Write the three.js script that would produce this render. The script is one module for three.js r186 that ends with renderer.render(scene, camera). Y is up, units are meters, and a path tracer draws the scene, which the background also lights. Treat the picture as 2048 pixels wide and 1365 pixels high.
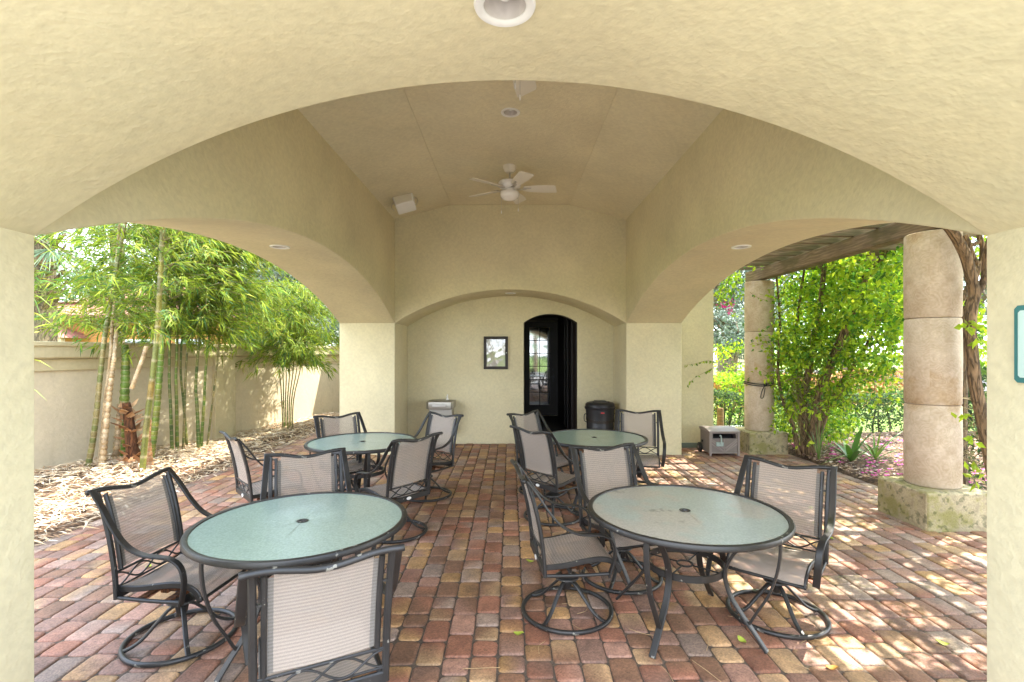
import * as THREE from 'three';
import { mergeGeometries, mergeVertices, toCreasedNormals } from 'three/addons/utils/BufferGeometryUtils.js';
import { Brush, Evaluator, SUBTRACTION } from 'three-bvh-csg';
import { RoundedBoxGeometry } from 'three/addons/geometries/RoundedBoxGeometry.js';

// ---------------------------------------------------------------- camera, sky, sun, exposure
const scene = new THREE.Scene();
const EYE = 1.73;
const camera = new THREE.PerspectiveCamera(68.62, 2048 / 1365, 0.05, 600);
camera.position.set(0, EYE, 0);
camera.lookAt(0, EYE, -10);
camera.setViewOffset(2048, 1365, 3, -20.5, 2048, 1365);
const renderer = new THREE.WebGLRenderer({ antialias: true });
renderer.toneMapping = THREE.LinearToneMapping;
renderer.toneMappingExposure = 5.8;
renderer.shadowMap.enabled = true;
const SUN_DIR = new THREE.Vector3(0.46, 1, -0.32).normalize();
const sun = new THREE.DirectionalLight(new THREE.Color(1.0, 0.93, 0.82), 3.2);
sun.position.copy(SUN_DIR).multiplyScalar(60).add(new THREE.Vector3(0, 0, -8));
sun.target.position.set(0, 0, -8);
sun.castShadow = true;
sun.shadow.mapSize.set(2048, 2048);
Object.assign(sun.shadow.camera, { left: -25, right: 25, top: 25, bottom: -25, near: 1, far: 140 });
scene.add(sun, sun.target);

// ---------------------------------------------------------------- random numbers and noise
function rng(seed) {
  let s = seed >>> 0;
  return () => { s = (s + 0x6d2b79f5) | 0; let t = Math.imul(s ^ (s >>> 15), 1 | s); t = (t + Math.imul(t ^ (t >>> 7), 61 | t)) ^ t; return ((t ^ (t >>> 14)) >>> 0) / 4294967296; };
}
const PERM = (() => { const r = rng(77), p = [...Array(256).keys()]; for (let i = 255; i > 0; i--) { const j = Math.floor(r() * (i + 1)); [p[i], p[j]] = [p[j], p[i]]; } return Uint8Array.from([...p, ...p]); })();
function vnoise(x, y, per) {                                      // value noise that repeats every per cells
  const xi = Math.floor(x), yi = Math.floor(y), fx = x - xi, fy = y - yi;
  const m = (a) => ((a % per) + per) % per;
  const h = (a, b) => PERM[(PERM[m(a) & 255] + m(b)) & 255] / 255;
  const u = fx * fx * (3 - 2 * fx), v = fy * fy * (3 - 2 * fy);
  return (h(xi, yi) * (1 - u) + h(xi + 1, yi) * u) * (1 - v) + (h(xi, yi + 1) * (1 - u) + h(xi + 1, yi + 1) * u) * v;
}
function fbm(u, v, base, oct, off = 0) {
  let a = 0, w = 0.5, f = base, s = 0;
  for (let i = 0; i < oct; i++) { a += w * vnoise(u * f + off, v * f + off * 0.7, f); s += w; w *= 0.5; f *= 2; }
  return a / s;
}
const clamp = (x, a = 0, b = 1) => Math.min(b, Math.max(a, x));
const mix = (a, b, t) => a + (b - a) * t;
const smooth = (a, b, x) => { const t = clamp((x - a) / (b - a)); return t * t * (3 - 2 * t); };

// the sky: hazy blue with broken bright cloud, the same all round
{
  const w = 768, h = 384, data = new Float32Array(w * h * 4);
  for (let j = 0; j < h; j++) for (let i = 0; i < w; i++) {
    const el = (j / h - 0.5) * Math.PI, az = i / w;
    const k = clamp(Math.sin(Math.max(el, 0)));
    const c = smooth(0.42, 0.62, fbm(az, j / h, 8, 6, 3.1)) * 0.75;
    const zen = [0.41, 0.58, 0.90], hor = [0.90, 0.96, 1.01], cl = [1.12, 1.12, 1.12];
    const t = Math.pow(k, 0.55);
    for (let q = 0; q < 3; q++) data[(j * w + i) * 4 + q] = mix(mix(hor[q], zen[q], t), cl[q], c) * 1.12;
    data[(j * w + i) * 4 + 3] = 1;
  }
  const t = new THREE.DataTexture(data, w, h, THREE.RGBAFormat, THREE.FloatType);
  t.mapping = THREE.EquirectangularReflectionMapping; t.magFilter = THREE.LinearFilter; t.minFilter = THREE.LinearFilter; t.wrapS = THREE.RepeatWrapping; t.needsUpdate = true;
  scene.background = t; scene.environment = t;
}

// ---------------------------------------------------------------- textures
function tex(n, metres, fn, colour = true) {                      // fn(u, v) -> [r, g, b] in 0..1 (sRGB for a colour map)
  const d = new Uint8Array(n * n * 4);
  for (let j = 0; j < n; j++) for (let i = 0; i < n; i++) {
    const c = fn(i / n, j / n), k = (j * n + i) * 4;
    for (let q = 0; q < 3; q++) d[k + q] = clamp(typeof c === 'number' ? c : c[q]) * 255;
    d[k + 3] = 255;
  }
  const t = new THREE.DataTexture(d, n, n, THREE.RGBAFormat);
  t.wrapS = t.wrapT = THREE.RepeatWrapping; t.magFilter = THREE.LinearFilter; t.minFilter = THREE.LinearMipmapLinearFilter; t.generateMipmaps = true;
  const [mx, my] = Array.isArray(metres) ? metres : [metres, metres];
  t.repeat.set(1 / mx, 1 / my);
  if (colour) t.colorSpace = THREE.SRGBColorSpace;
  t.needsUpdate = true;
  return t;
}
const grey = (g, warm = 0) => [g + warm, g, g - warm];
function trowel(u, v) {                                            // hand-floated render: short overlapping ridges
  const wx = fbm(u, v, 6, 3, 1.3) * 0.10, wy = fbm(u, v, 6, 3, 9.1) * 0.10;
  const a = fbm(u + wx, v + wy, 22, 4, 4.2), b = 1 - Math.abs(2 * fbm(u + wy * 2, v - wx, 15, 3, 6.6) - 1);
  return clamp(0.40 * a + 0.32 * b * b + 0.28 * fbm(u, v, 128, 2, 2.2));
}
const T = {
  stucco: tex(1024, 3.1, (u, v) => { const m = fbm(u, v, 5, 5, 2.7), g = fbm(u, v, 120, 2, 8.8); return grey(0.90 + 0.11 * (m - 0.5) + 0.06 * (g - 0.5), 0.012 * (fbm(u, v, 9, 3, 5.5) - 0.5)); }),
  stuccoBump: tex(1024, 1.55, trowel, false),
  fineBump: tex(512, 0.5, (u, v) => fbm(u, v, 40, 4, 3.3), false),
  paver: tex(512, 0.62, (u, v) => { const a = fbm(u, v, 7, 4, 1.1), b = fbm(u, v, 70, 3, 7.7); const pit = fbm(u, v, 120, 1, 3.9) > 0.86 ? -0.16 : 0; return grey(0.86 + 0.30 * (a - 0.5) + 0.32 * (b - 0.5) + pit, 0.02 * (a - 0.5)); }),
  paverBump: tex(512, 0.31, (u, v) => 0.55 * fbm(u, v, 60, 3, 7.7) + 0.45 * fbm(u, v, 9, 3, 2.1), false),
  weave: tex(256, 0.030, (u, v) => { const r = (v * 8) % 1, c = (u * 16) % 1, k = Math.floor(v * 8); const thick = [0, 3, 4, 7].includes(k); const line = r < 0.24 ? 0.56 : (thick ? 0.98 : 0.88); const dot = ((c + (k % 2) * 0.5) % 1) < 0.22 ? 0.78 : 1; const g = line * dot * (0.94 + 0.12 * vnoise(u * 40, v * 40, 40)); return grey(g, 0.008); }),
  frame: tex(512, 0.9, (u, v) => { const a = fbm(u, v, 30, 4, 5.1), m = fbm(u, v, 6, 3, 1.9); const chip = a > 0.765 && m > 0.50 ? 1 : 0; return chip ? [0.55, 0.54, 0.50] : grey(0.185 + 0.08 * (fbm(u, v, 12, 4, 8.4) - 0.5), 0.004); }),
  wood: tex(512, [1.9, 0.42], (u, v) => { const g = fbm(u * 0.5, v, 24, 4, 1.7), s = 0.5 + 0.5 * Math.sin((v * 30 + fbm(u, v, 5, 4, 3.4) * 9) * 2); const m = smooth(0.52, 0.72, fbm(u, v, 5, 4, 6.2)); const k = 0.60 + 0.22 * (g - 0.5) + 0.08 * (s - 0.5); return [mix(k * 0.98, 0.38, m * 0.55), mix(k * 0.86, 0.36, m * 0.5), mix(k * 0.74, 0.27, m * 0.55)]; }),
  stone: tex(1024, 1.7, (u, v) => { const a = fbm(u, v, 5, 5, 2.9), b = fbm(u, v, 18, 4, 6.1), f = fbm(u, v, 130, 2, 1.2); const sw = Math.sin((fbm(u, v, 8, 3, 4.4) * 16) * 6.28) * 0.5 + 0.5; const p = smooth(0.50, 0.66, a); return [0.82 + 0.12 * (b - 0.5) + 0.07 * (f - 0.5) - 0.05 * p - 0.03 * sw, 0.755 + 0.14 * (b - 0.5) + 0.07 * (f - 0.5) - 0.075 * p - 0.035 * sw, 0.68 + 0.16 * (b - 0.5) + 0.07 * (f - 0.5) - 0.11 * p - 0.04 * sw]; }),
  stoneBump: tex(512, 0.6, (u, v) => 0.5 * fbm(u, v, 10, 5, 4.7) + 0.5 * fbm(u, v, 50, 3, 2.6), false),
  plinth: tex(1024, 1.3, (u, v) => { const a = fbm(u, v, 5, 5, 7.9), b = fbm(u, v, 24, 4, 3.3), f = fbm(u, v, 120, 2, 5.2); const moss = smooth(0.40, 0.66, a * 0.6 + b * 0.4) * (0.55 + 0.45 * f); const k = 0.70 + 0.22 * (b - 0.5) + 0.12 * (f - 0.5); const dark = smooth(0.58, 0.72, fbm(u, v, 30, 3, 9.9)) * 0.5; return [mix(k, 0.42, moss * 0.75) * (1 - 0.45 * dark), mix(k * 0.93, 0.42, moss * 0.75) * (1 - 0.4 * dark), mix(k * 0.76, 0.20, moss * 0.8) * (1 - 0.45 * dark)]; }),
  bark: tex(512, [0.30, 1.5], (u, v) => { const r = 1 - Math.abs(2 * fbm(u, v, 12, 4, 3.7) - 1); const k = 0.54 + 0.30 * (fbm(u, v, 20, 4, 2.3) - 0.5) - 0.20 * smooth(0.70, 0.98, r); return [k, k * 0.82, k * 0.62]; }),
  barkBump: tex(512, [0.30, 1.5], (u, v) => 1 - smooth(0.55, 0.98, 1 - Math.abs(2 * fbm(u, v, 12, 4, 3.7) - 1)), false),
  deck: tex(512, 2.3, (u, v) => grey(0.80 + 0.10 * (fbm(u, v, 6, 5, 2.4) - 0.5) + 0.09 * (fbm(u, v, 110, 2, 6.3) - 0.5), 0.02)),
  lawn: tex(512, 2.7, (u, v) => { const a = fbm(u, v, 8, 5, 3.8), b = fbm(u, v, 90, 3, 1.6); const k = 0.55 + 0.3 * (a - 0.5) + 0.5 * (b - 0.5); return [k * 0.72, k * 0.86, k * 0.34]; }),
  soil: tex(512, 1.1, (u, v) => { const a = fbm(u, v, 12, 4, 4.9), b = fbm(u, v, 60, 3, 2.8); const k = 0.36 + 0.3 * (a - 0.5) + 0.4 * (b - 0.5); return [k * 1.05, k * 0.82, k * 0.62]; }),
  glassBump: tex(512, 0.16, (u, v) => fbm(u, v, 26, 3, 5.9), false),
  glassTop: tex(1024, 1.3, (u, v) => { const s = fbm(u, v, 6, 5, 1.4), f = fbm(u, v, 160, 2, 7.1); const k = 0.03 * (s - 0.5) + 0.09 * (f - 0.5); return [0.61 + k, 0.69 + k, 0.65 + k]; }),
  glassDusty: tex(1024, 1.3, (u, v) => { const s = fbm(u, v, 5, 5, 8.4), f = fbm(u, v, 160, 2, 7.1), g = fbm(u, v, 40, 3, 3.1); const k = 0.05 * (s - 0.5) + 0.13 * (f - 0.5); const d = smooth(0.40, 0.58, s) * 0.8; const blot = smooth(0.70, 0.78, fbm(u, v, 6, 5, 2.2)) * smooth(0.36, 0.66, g) * 0.16; return [mix(0.64, 0.675, d) + k - blot, mix(0.695, 0.67, d) + k - blot, mix(0.675, 0.635, d) + k - blot]; }),
  wallPaint: tex(1024, 3.3, (u, v) => { const a = fbm(u, v, 5, 5, 6.7), st = smooth(0.60, 0.8, fbm(u, v * 0.25, 28, 4, 1.5)); return grey(0.90 + 0.10 * (a - 0.5) - 0.10 * st * a + 0.05 * (fbm(u, v, 100, 2, 2.9) - 0.5), 0.006); }),
};
// the same weave with holes: the sling is an open mesh
// ---------------------------------------------------------------- materials
const lin = (r, g, b) => new THREE.Color().setRGB(r, g, b);
const std = (o) => new THREE.MeshStandardMaterial({ side: THREE.DoubleSide, roughness: 0.8, ...o });
const phy = (o) => new THREE.MeshPhysicalMaterial({ side: THREE.DoubleSide, roughness: 0.8, ...o });
const MAT = {
  stucco: std({ color: lin(0.86, 0.775, 0.505), map: T.stucco, bumpMap: T.stuccoBump, bumpScale: 0.0045, roughness: 0.92 }),
  ceiling: std({ color: lin(0.94, 0.855, 0.60), map: T.stucco, bumpMap: T.fineBump, bumpScale: 0.003, roughness: 0.94 }),
  gardenWall: std({ color: lin(0.74, 0.64, 0.46), map: T.wallPaint, bumpMap: T.stuccoBump, bumpScale: 0.004, roughness: 0.92 }),
  wallTrim: std({ color: lin(0.66, 0.57, 0.36), map: T.wallPaint, bumpMap: T.stuccoBump, bumpScale: 0.003, roughness: 0.92 }),
  paver: std({ vertexColors: true, map: T.paver, bumpMap: T.paverBump, bumpScale: 0.003, roughness: 0.62 }),
  joint: std({ color: lin(0.15, 0.11, 0.08), map: T.paver, roughness: 0.98 }),
  frame: std({ color: lin(0.80, 0.80, 0.80), map: T.frame, roughness: 0.42, bumpMap: T.fineBump, bumpScale: 0.0004 }),
  sling: std({ color: lin(0.58, 0.50, 0.43), map: T.weave, roughness: 0.85, transparent: true, opacity: 0.76 }),
  hem: std({ color: lin(0.26, 0.24, 0.215), map: T.weave, roughness: 0.85 }),
  rust: std({ color: lin(0.60, 0.36, 0.24), map: T.bark, roughness: 0.95 }),
  glassTop: phy({ map: T.glassTop, roughness: 0.20, bumpMap: T.glassBump, bumpScale: 0.0006, ior: 1.5 }),
  glassDusty: phy({ map: T.glassDusty, color: lin(1.0, 0.95, 0.93), roughness: 0.28, bumpMap: T.glassBump, bumpScale: 0.0006, ior: 1.5 }),
  white: std({ color: lin(0.80, 0.79, 0.76), roughness: 0.4 }),
  offWhite: std({ color: lin(0.74, 0.70, 0.60), roughness: 0.5 }),
  nickel: std({ color: lin(0.60, 0.58, 0.55), roughness: 0.35, metalness: 0.85 }),
  steel: std({ color: lin(0.42, 0.40, 0.36), roughness: 0.40, metalness: 0.9, bumpMap: T.fineBump, bumpScale: 0.0003 }),
  globe: phy({ color: lin(0.86, 0.84, 0.80), roughness: 0.25 }),
  baffle: std({ color: lin(0.92, 0.90, 0.88), roughness: 0.55, map: T.deck }),
  wood: std({ color: lin(0.72, 0.68, 0.62), map: T.wood, bumpMap: T.wood, bumpScale: 0.004, roughness: 0.9 }),
  stone: std({ color: lin(0.92, 0.90, 0.86), map: T.stone, bumpMap: T.stoneBump, bumpScale: 0.005, roughness: 0.93 }),
  plinth: std({ map: T.plinth, bumpMap: T.stoneBump, bumpScale: 0.008, roughness: 0.96 }),
  bark: std({ map: T.bark, bumpMap: T.barkBump, bumpScale: 0.010, roughness: 0.95 }),
  greyBark: std({ color: lin(0.95, 1.05, 1.15), map: T.bark, bumpMap: T.barkBump, bumpScale: 0.006, roughness: 0.95 }),
  culm: std({ vertexColors: true, roughness: 0.42, map: T.paver }),
  twig: std({ color: lin(0.24, 0.19, 0.09), roughness: 0.85 }),
  bambooLeaf: phy({ vertexColors: true, roughness: 0.8, specularIntensity: 0.4, transmission: 0.50 }),
  leaf: phy({ vertexColors: true, roughness: 0.8, specularIntensity: 0.4, transmission: 0.58 }),
  farLeaf: phy({ vertexColors: true, roughness: 0.7, transmission: 0.25 }),
  litter: std({ vertexColors: true, roughness: 0.9 }),
  petal: phy({ color: lin(0.78, 0.03, 0.42), roughness: 0.7, transmission: 0.3 }),
  lawn: std({ map: T.lawn, roughness: 0.98 }),
  soil: std({ map: T.soil, bumpMap: T.soil, bumpScale: 0.02, roughness: 1 }),
  deck: std({ color: lin(0.48, 0.47, 0.44), map: T.deck, roughness: 0.85 }),
  asphalt: std({ color: lin(0.12, 0.12, 0.12), map: T.deck, roughness: 0.95 }),
  darkPaint: std({ color: lin(0.022, 0.016, 0.012), roughness: 0.5, bumpMap: T.fineBump, bumpScale: 0.0006 }),
  darkWood: std({ color: lin(0.055, 0.036, 0.026), map: T.wood, roughness: 0.7 }),
  doorGlass: phy({ color: lin(0.36, 0.37, 0.38), roughness: 0.04, metalness: 0.92 }),
  acrylic: phy({ color: lin(0.36, 0.33, 0.28), roughness: 0.06, ior: 2.0, clearcoat: 1, clearcoatRoughness: 0.03 }),
  blackPlastic: std({ color: lin(0.018, 0.018, 0.021), roughness: 0.38, bumpMap: T.fineBump, bumpScale: 0.0004 }),
  red: std({ color: lin(0.5, 0.03, 0.035), roughness: 0.5 }),
  boxPlastic: std({ color: lin(0.20, 0.165, 0.148), roughness: 0.6, bumpMap: T.fineBump, bumpScale: 0.0006 }),
  boxLid: std({ color: lin(0.26, 0.215, 0.195), roughness: 0.55, bumpMap: T.fineBump, bumpScale: 0.0006 }),
  post: std({ color: lin(0.95, 0.80, 0.52), map: T.wood, roughness: 0.9 }),
  greenTrim: std({ color: lin(0.20, 0.25, 0.20), roughness: 0.7, map: T.stucco }),
  teal: std({ color: lin(0.045, 0.19, 0.185), roughness: 0.5 }),
  mint: std({ color: lin(0.56, 0.74, 0.68), roughness: 0.4 }),
  orange: std({ color: lin(0.62, 0.27, 0.09), map: T.wallPaint, roughness: 0.92 }),
  cream: std({ color: lin(0.70, 0.56, 0.36), map: T.wallPaint, roughness: 0.92 }),
  tile: std({ color: lin(0.46, 0.20, 0.14), map: T.paver, roughness: 0.85 }),
  gutter: std({ color: lin(0.26, 0.05, 0.05), roughness: 0.5 }),
  window: phy({ color: lin(0.05, 0.06, 0.07), roughness: 0.08, ior: 1.8 }),
  rope: std({ color: lin(0.03, 0.03, 0.028), roughness: 0.9 }),
  pvc: std({ color: lin(0.35, 0.43, 0.40), roughness: 0.5 }),
};

// ---------------------------------------------------------------- builders
const V = (x, y, z) => new THREE.Vector3(x, y, z);
const W = (x, d, y = 0) => V(x, y, -d);                            // plan position: x to the right, d metres in front of the camera
const at = (px, py, d) => V((px - 1021) / 1000 * d, EYE - (py - 703) / 1000 * d, -d);
function boxUV(g) {                                                // uv in metres from the dominant direction of each face
  if (g.index) g = g.toNonIndexed();
  const p = g.attributes.position, n = p.count, uv = new Float32Array(n * 2), a = V(), b = V(), c = V();
  for (let i = 0; i < n; i += 3) {
    a.fromBufferAttribute(p, i); b.fromBufferAttribute(p, i + 1).sub(a); c.fromBufferAttribute(p, i + 2).sub(a); b.cross(c);
    const x = Math.abs(b.x), y = Math.abs(b.y), z = Math.abs(b.z);
    for (let k = i; k < i + 3; k++) {
      const X = p.getX(k), Y = p.getY(k), Z = p.getZ(k);
      if (y >= x && y >= z) { uv[k * 2] = X; uv[k * 2 + 1] = Z; } else if (x >= z) { uv[k * 2] = Z; uv[k * 2 + 1] = Y; } else { uv[k * 2] = X; uv[k * 2 + 1] = Y; }
    }
  }
  g.setAttribute('uv', new THREE.BufferAttribute(uv, 2));
  return g;
}
const keepUV = (g) => { g.userData.keep = true; return g; };
function merge(list) {
  const l = list.map((g) => { const k = g.index ? g.toNonIndexed() : g; for (const n of Object.keys(k.attributes)) if (!['position', 'normal', 'color'].includes(n)) k.deleteAttribute(n); return k; });
  return mergeGeometries(l);
}
function mesh(name, geo, mat, parent) {
  if (Array.isArray(geo)) geo = merge(geo);
  if (!geo.userData.keep) geo = keepUV(boxUV(geo));
  const m = new THREE.Mesh(geo, mat); m.name = name; m.castShadow = m.receiveShadow = true;
  if (parent) parent.add(m);
  return m;
}
const taken = {};
function numbered(name) { const k = taken[name] = (taken[name] ?? -1) + 1; return k ? `${name}_${String(k).padStart(3, '0')}` : name; }
function tag(o, label, category, group, kind) {
  if (label) o.userData.label = label;
  if (category) o.userData.category = category;
  if (group) o.userData.group = group;
  if (kind) o.userData.kind = kind;
  return o;
}
function thing(name, label, category, pos = [0, 0, 0], turn = 0, group) {
  const o = new THREE.Group(); o.name = numbered(name); scene.add(o); o.position.set(...pos); o.rotation.y = turn;
  return tag(o, label, category, group);
}
function single(name, geo, mat, label, category, group, kind) { const m = mesh(numbered(name), geo, mat, scene); return tag(m, label, category, group, kind); }
function copyOf(o, label, pos, turn = 0) { const c = o.clone(); c.name = numbered(o.name.replace(/_\d\d\d$/, '')); c.userData = { ...o.userData, label }; c.position.set(...pos); c.rotation.y = turn; scene.add(c); return c; }
const box = (w, h, d, x = 0, y = 0, z = 0, r = 0) => (r ? new RoundedBoxGeometry(w, h, d, 2, r) : new THREE.BoxGeometry(w, h, d)).translate(x, y, z);
const span = (x0, x1, y0, y1, d0, d1, r = 0) => box(x1 - x0, y1 - y0, d1 - d0, (x0 + x1) / 2, (y0 + y1) / 2, -(d0 + d1) / 2, r);
const curve = (pts, closed = false) => new THREE.CatmullRomCurve3(pts, closed, 'catmullrom', 0.5);
const tube = (pts, r, seg = 16, rad = 8, closed = false) => new THREE.TubeGeometry(curve(pts, closed), seg, r, rad, closed);
function limb(pts, radii, seg = 14, rad = 7) {                     // a tapered tube with closed ends
  const c = curve(pts), fr = c.computeFrenetFrames(seg, false), pos = [], idx = [];
  for (let i = 0; i <= seg; i++) {
    const t = i / seg, p = c.getPoint(t), k = t * (radii.length - 1), a = Math.min(Math.floor(k), radii.length - 2), r = mix(radii[a], radii[a + 1], k - a);
    for (let j = 0; j < rad; j++) { const q = j / rad * Math.PI * 2; pos.push(p.x + r * (Math.cos(q) * fr.normals[i].x + Math.sin(q) * fr.binormals[i].x), p.y + r * (Math.cos(q) * fr.normals[i].y + Math.sin(q) * fr.binormals[i].y), p.z + r * (Math.cos(q) * fr.normals[i].z + Math.sin(q) * fr.binormals[i].z)); }
  }
  for (let i = 0; i < seg; i++) for (let j = 0; j < rad; j++) { const a = i * rad + j, b = i * rad + (j + 1) % rad; idx.push(a, a + rad, b, b, a + rad, b + rad); }
  const n0 = pos.length / 3; pos.push(...c.getPoint(0).toArray(), ...c.getPoint(1).toArray());
  for (let j = 0; j < rad; j++) idx.push(n0, j, (j + 1) % rad, n0 + 1, seg * rad + (j + 1) % rad, seg * rad + j);
  const g = new THREE.BufferGeometry(); g.setAttribute('position', new THREE.Float32BufferAttribute(pos, 3)); g.setIndex(idx); g.computeVertexNormals();
  return g;
}
function strap(pts, width, thick, side, seg = 18) {                // flat bar with eased edges swept along a curve; its width lies along side
  const c = curve(pts), pos = [], idx = [], s = side.clone().normalize(), e = Math.min(thick, width) * 0.3;
  const w = width / 2, t = thick / 2, sec = [[-w + e, -t], [w - e, -t], [w, -t + e], [w, t - e], [w - e, t], [-w + e, t], [-w, t - e], [-w, -t + e]];
  for (let i = 0; i <= seg; i++) {
    const p = c.getPoint(i / seg), tg = c.getTangent(i / seg), n = V().crossVectors(s, tg).normalize(), sd = V().crossVectors(tg, n).normalize();
    for (const [a, b] of sec) pos.push(p.x + sd.x * a + n.x * b, p.y + sd.y * a + n.y * b, p.z + sd.z * a + n.z * b);
  }
  for (let i = 0; i < seg; i++) for (let j = 0; j < 8; j++) { const a = i * 8 + j, b = i * 8 + (j + 1) % 8; idx.push(a, b, a + 8, b, b + 8, a + 8); }
  for (let j = 1; j < 7; j++) { idx.push(0, j + 1, j); idx.push(seg * 8, seg * 8 + j, seg * 8 + j + 1); }
  const g = new THREE.BufferGeometry(); g.setAttribute('position', new THREE.Float32BufferAttribute(pos, 3)); g.setIndex(idx);
  return toCreasedNormals(g, 0.6);
}
const lathe = (pts, seg = 32) => toCreasedNormals(new THREE.LatheGeometry(pts.map(([r, y]) => new THREE.Vector2(Math.max(r, 1e-4), y)), seg), 0.7);
function grid(nu, nv, fn, uvScale) {
  const pos = [], uv = [], idx = [];
  for (let j = 0; j <= nv; j++) for (let i = 0; i <= nu; i++) { const p = fn(i / nu, j / nv); pos.push(p[0], p[1], p[2]); uv.push(p[3] ?? p[0], p[4] ?? p[2]); }
  for (let j = 0; j < nv; j++) for (let i = 0; i < nu; i++) { const a = j * (nu + 1) + i; idx.push(a, a + 1, a + nu + 1, a + 1, a + nu + 2, a + nu + 1); }
  const g = new THREE.BufferGeometry(); g.setAttribute('position', new THREE.Float32BufferAttribute(pos, 3)); g.setAttribute('uv', new THREE.Float32BufferAttribute(uv, 2)); g.setIndex(idx); g.computeVertexNormals();
  return keepUV(g);
}
function extrude(pts, depth, bevel = 0) {
  const s = new THREE.Shape(pts.map(([x, y]) => new THREE.Vector2(x, y)));
  const g = new THREE.ExtrudeGeometry(s, bevel ? { depth: depth - 2 * bevel, bevelEnabled: true, bevelThickness: bevel, bevelSize: bevel, bevelOffset: -bevel, bevelSegments: 3, steps: 1 } : { depth, bevelEnabled: false });
  if (bevel) g.translate(0, 0, bevel);
  return toCreasedNormals(g, 0.5);
}
function leaves(list, shape = 'lance') {                           // list of { p, dir, side, len, wid, col }: every leaf a small folded blade
  const n = list.length, per = shape === 'lance' ? 4 : 4, pos = new Float32Array(n * per * 9), col = new Float32Array(n * per * 9), nor = new Float32Array(n * per * 9);
  let k = 0; const up = V(), q = V(), e1 = V(), e2 = V();
  const put = (a, b, c, cl) => { e1.subVectors(b, a); e2.subVectors(c, a); e1.cross(e2).normalize(); for (const v of [a, b, c]) { pos[k] = v.x; pos[k + 1] = v.y; pos[k + 2] = v.z; nor[k] = e1.x; nor[k + 1] = e1.y; nor[k + 2] = e1.z; col[k] = cl[0]; col[k + 1] = cl[1]; col[k + 2] = cl[2]; k += 3; } };
  for (const { p, dir, side, len, wid, col: cl } of list) {
    const d = dir.clone().normalize(), s = side.clone().addScaledVector(d, -side.dot(d)).normalize(); up.crossVectors(d, s);
    const m = shape === 'lance' ? 0.38 : 0.42, droop = shape === 'lance' ? -0.16 : -0.08;
    const A = p, M = q.copy(p).addScaledVector(d, len * m).addScaledVector(up, -wid * 0.10).clone(), L = M.clone().addScaledVector(s, wid / 2).addScaledVector(up, wid * 0.22), R = M.clone().addScaledVector(s, -wid / 2).addScaledVector(up, wid * 0.22);
    const Z = p.clone().addScaledVector(d, len); Z.y += droop * len;
    put(A, L, M, cl); put(A, M, R, cl); put(L, Z, M, cl); put(M, Z, R, cl);
  }
  const g = new THREE.BufferGeometry(); g.setAttribute('position', new THREE.BufferAttribute(pos, 3)); g.setAttribute('normal', new THREE.BufferAttribute(nor, 3)); g.setAttribute('color', new THREE.BufferAttribute(col, 3));
  g.setAttribute('uv', new THREE.BufferAttribute(new Float32Array(n * per * 6), 2));
  return keepUV(g);
}
const rdir = (r) => { const z = r() * 2 - 1, a = r() * Math.PI * 2, s = Math.sqrt(1 - z * z); return V(s * Math.cos(a), z, s * Math.sin(a)); };
const tint = (c, k) => [c[0] * k, c[1] * k, c[2] * k];
const lerp3 = (a, b, t) => [mix(a[0], b[0], t), mix(a[1], b[1], t), mix(a[2], b[2], t)];

// ================================================================ SETTING
// measures of the pavilion (metres; d is distance in front of the camera)
const HW = 1.935, OUT = 2.865, D0 = 1.12, D1 = 2.04, D2 = 8.36, D3 = 9.40, SPRING = 2.2, APEX = 2.82, TOP = 4.06;
const struct = (name, geo, mat, label) => { const m = mesh(numbered(name), geo, mat, scene); m.userData.kind = 'structure'; if (label) m.userData.label = label; return m; };
const flat = (x0, x1, d0, d1, y) => new THREE.PlaneGeometry(x1 - x0, d1 - d0).rotateX(-Math.PI / 2).translate((x0 + x1) / 2, y, -(d0 + d1) / 2);
struct('ground', flat(-220, 220, -160, 300, -0.16), MAT.lawn);
struct('pool_deck', box(34, 0.10, 15.5, 3, -0.06, 7.0), MAT.deck, 'pale concrete deck behind the camera');
struct('street', box(8, 0.05, 150, 26, -0.13, -40), MAT.asphalt, 'grey street beyond the lawn');

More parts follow.
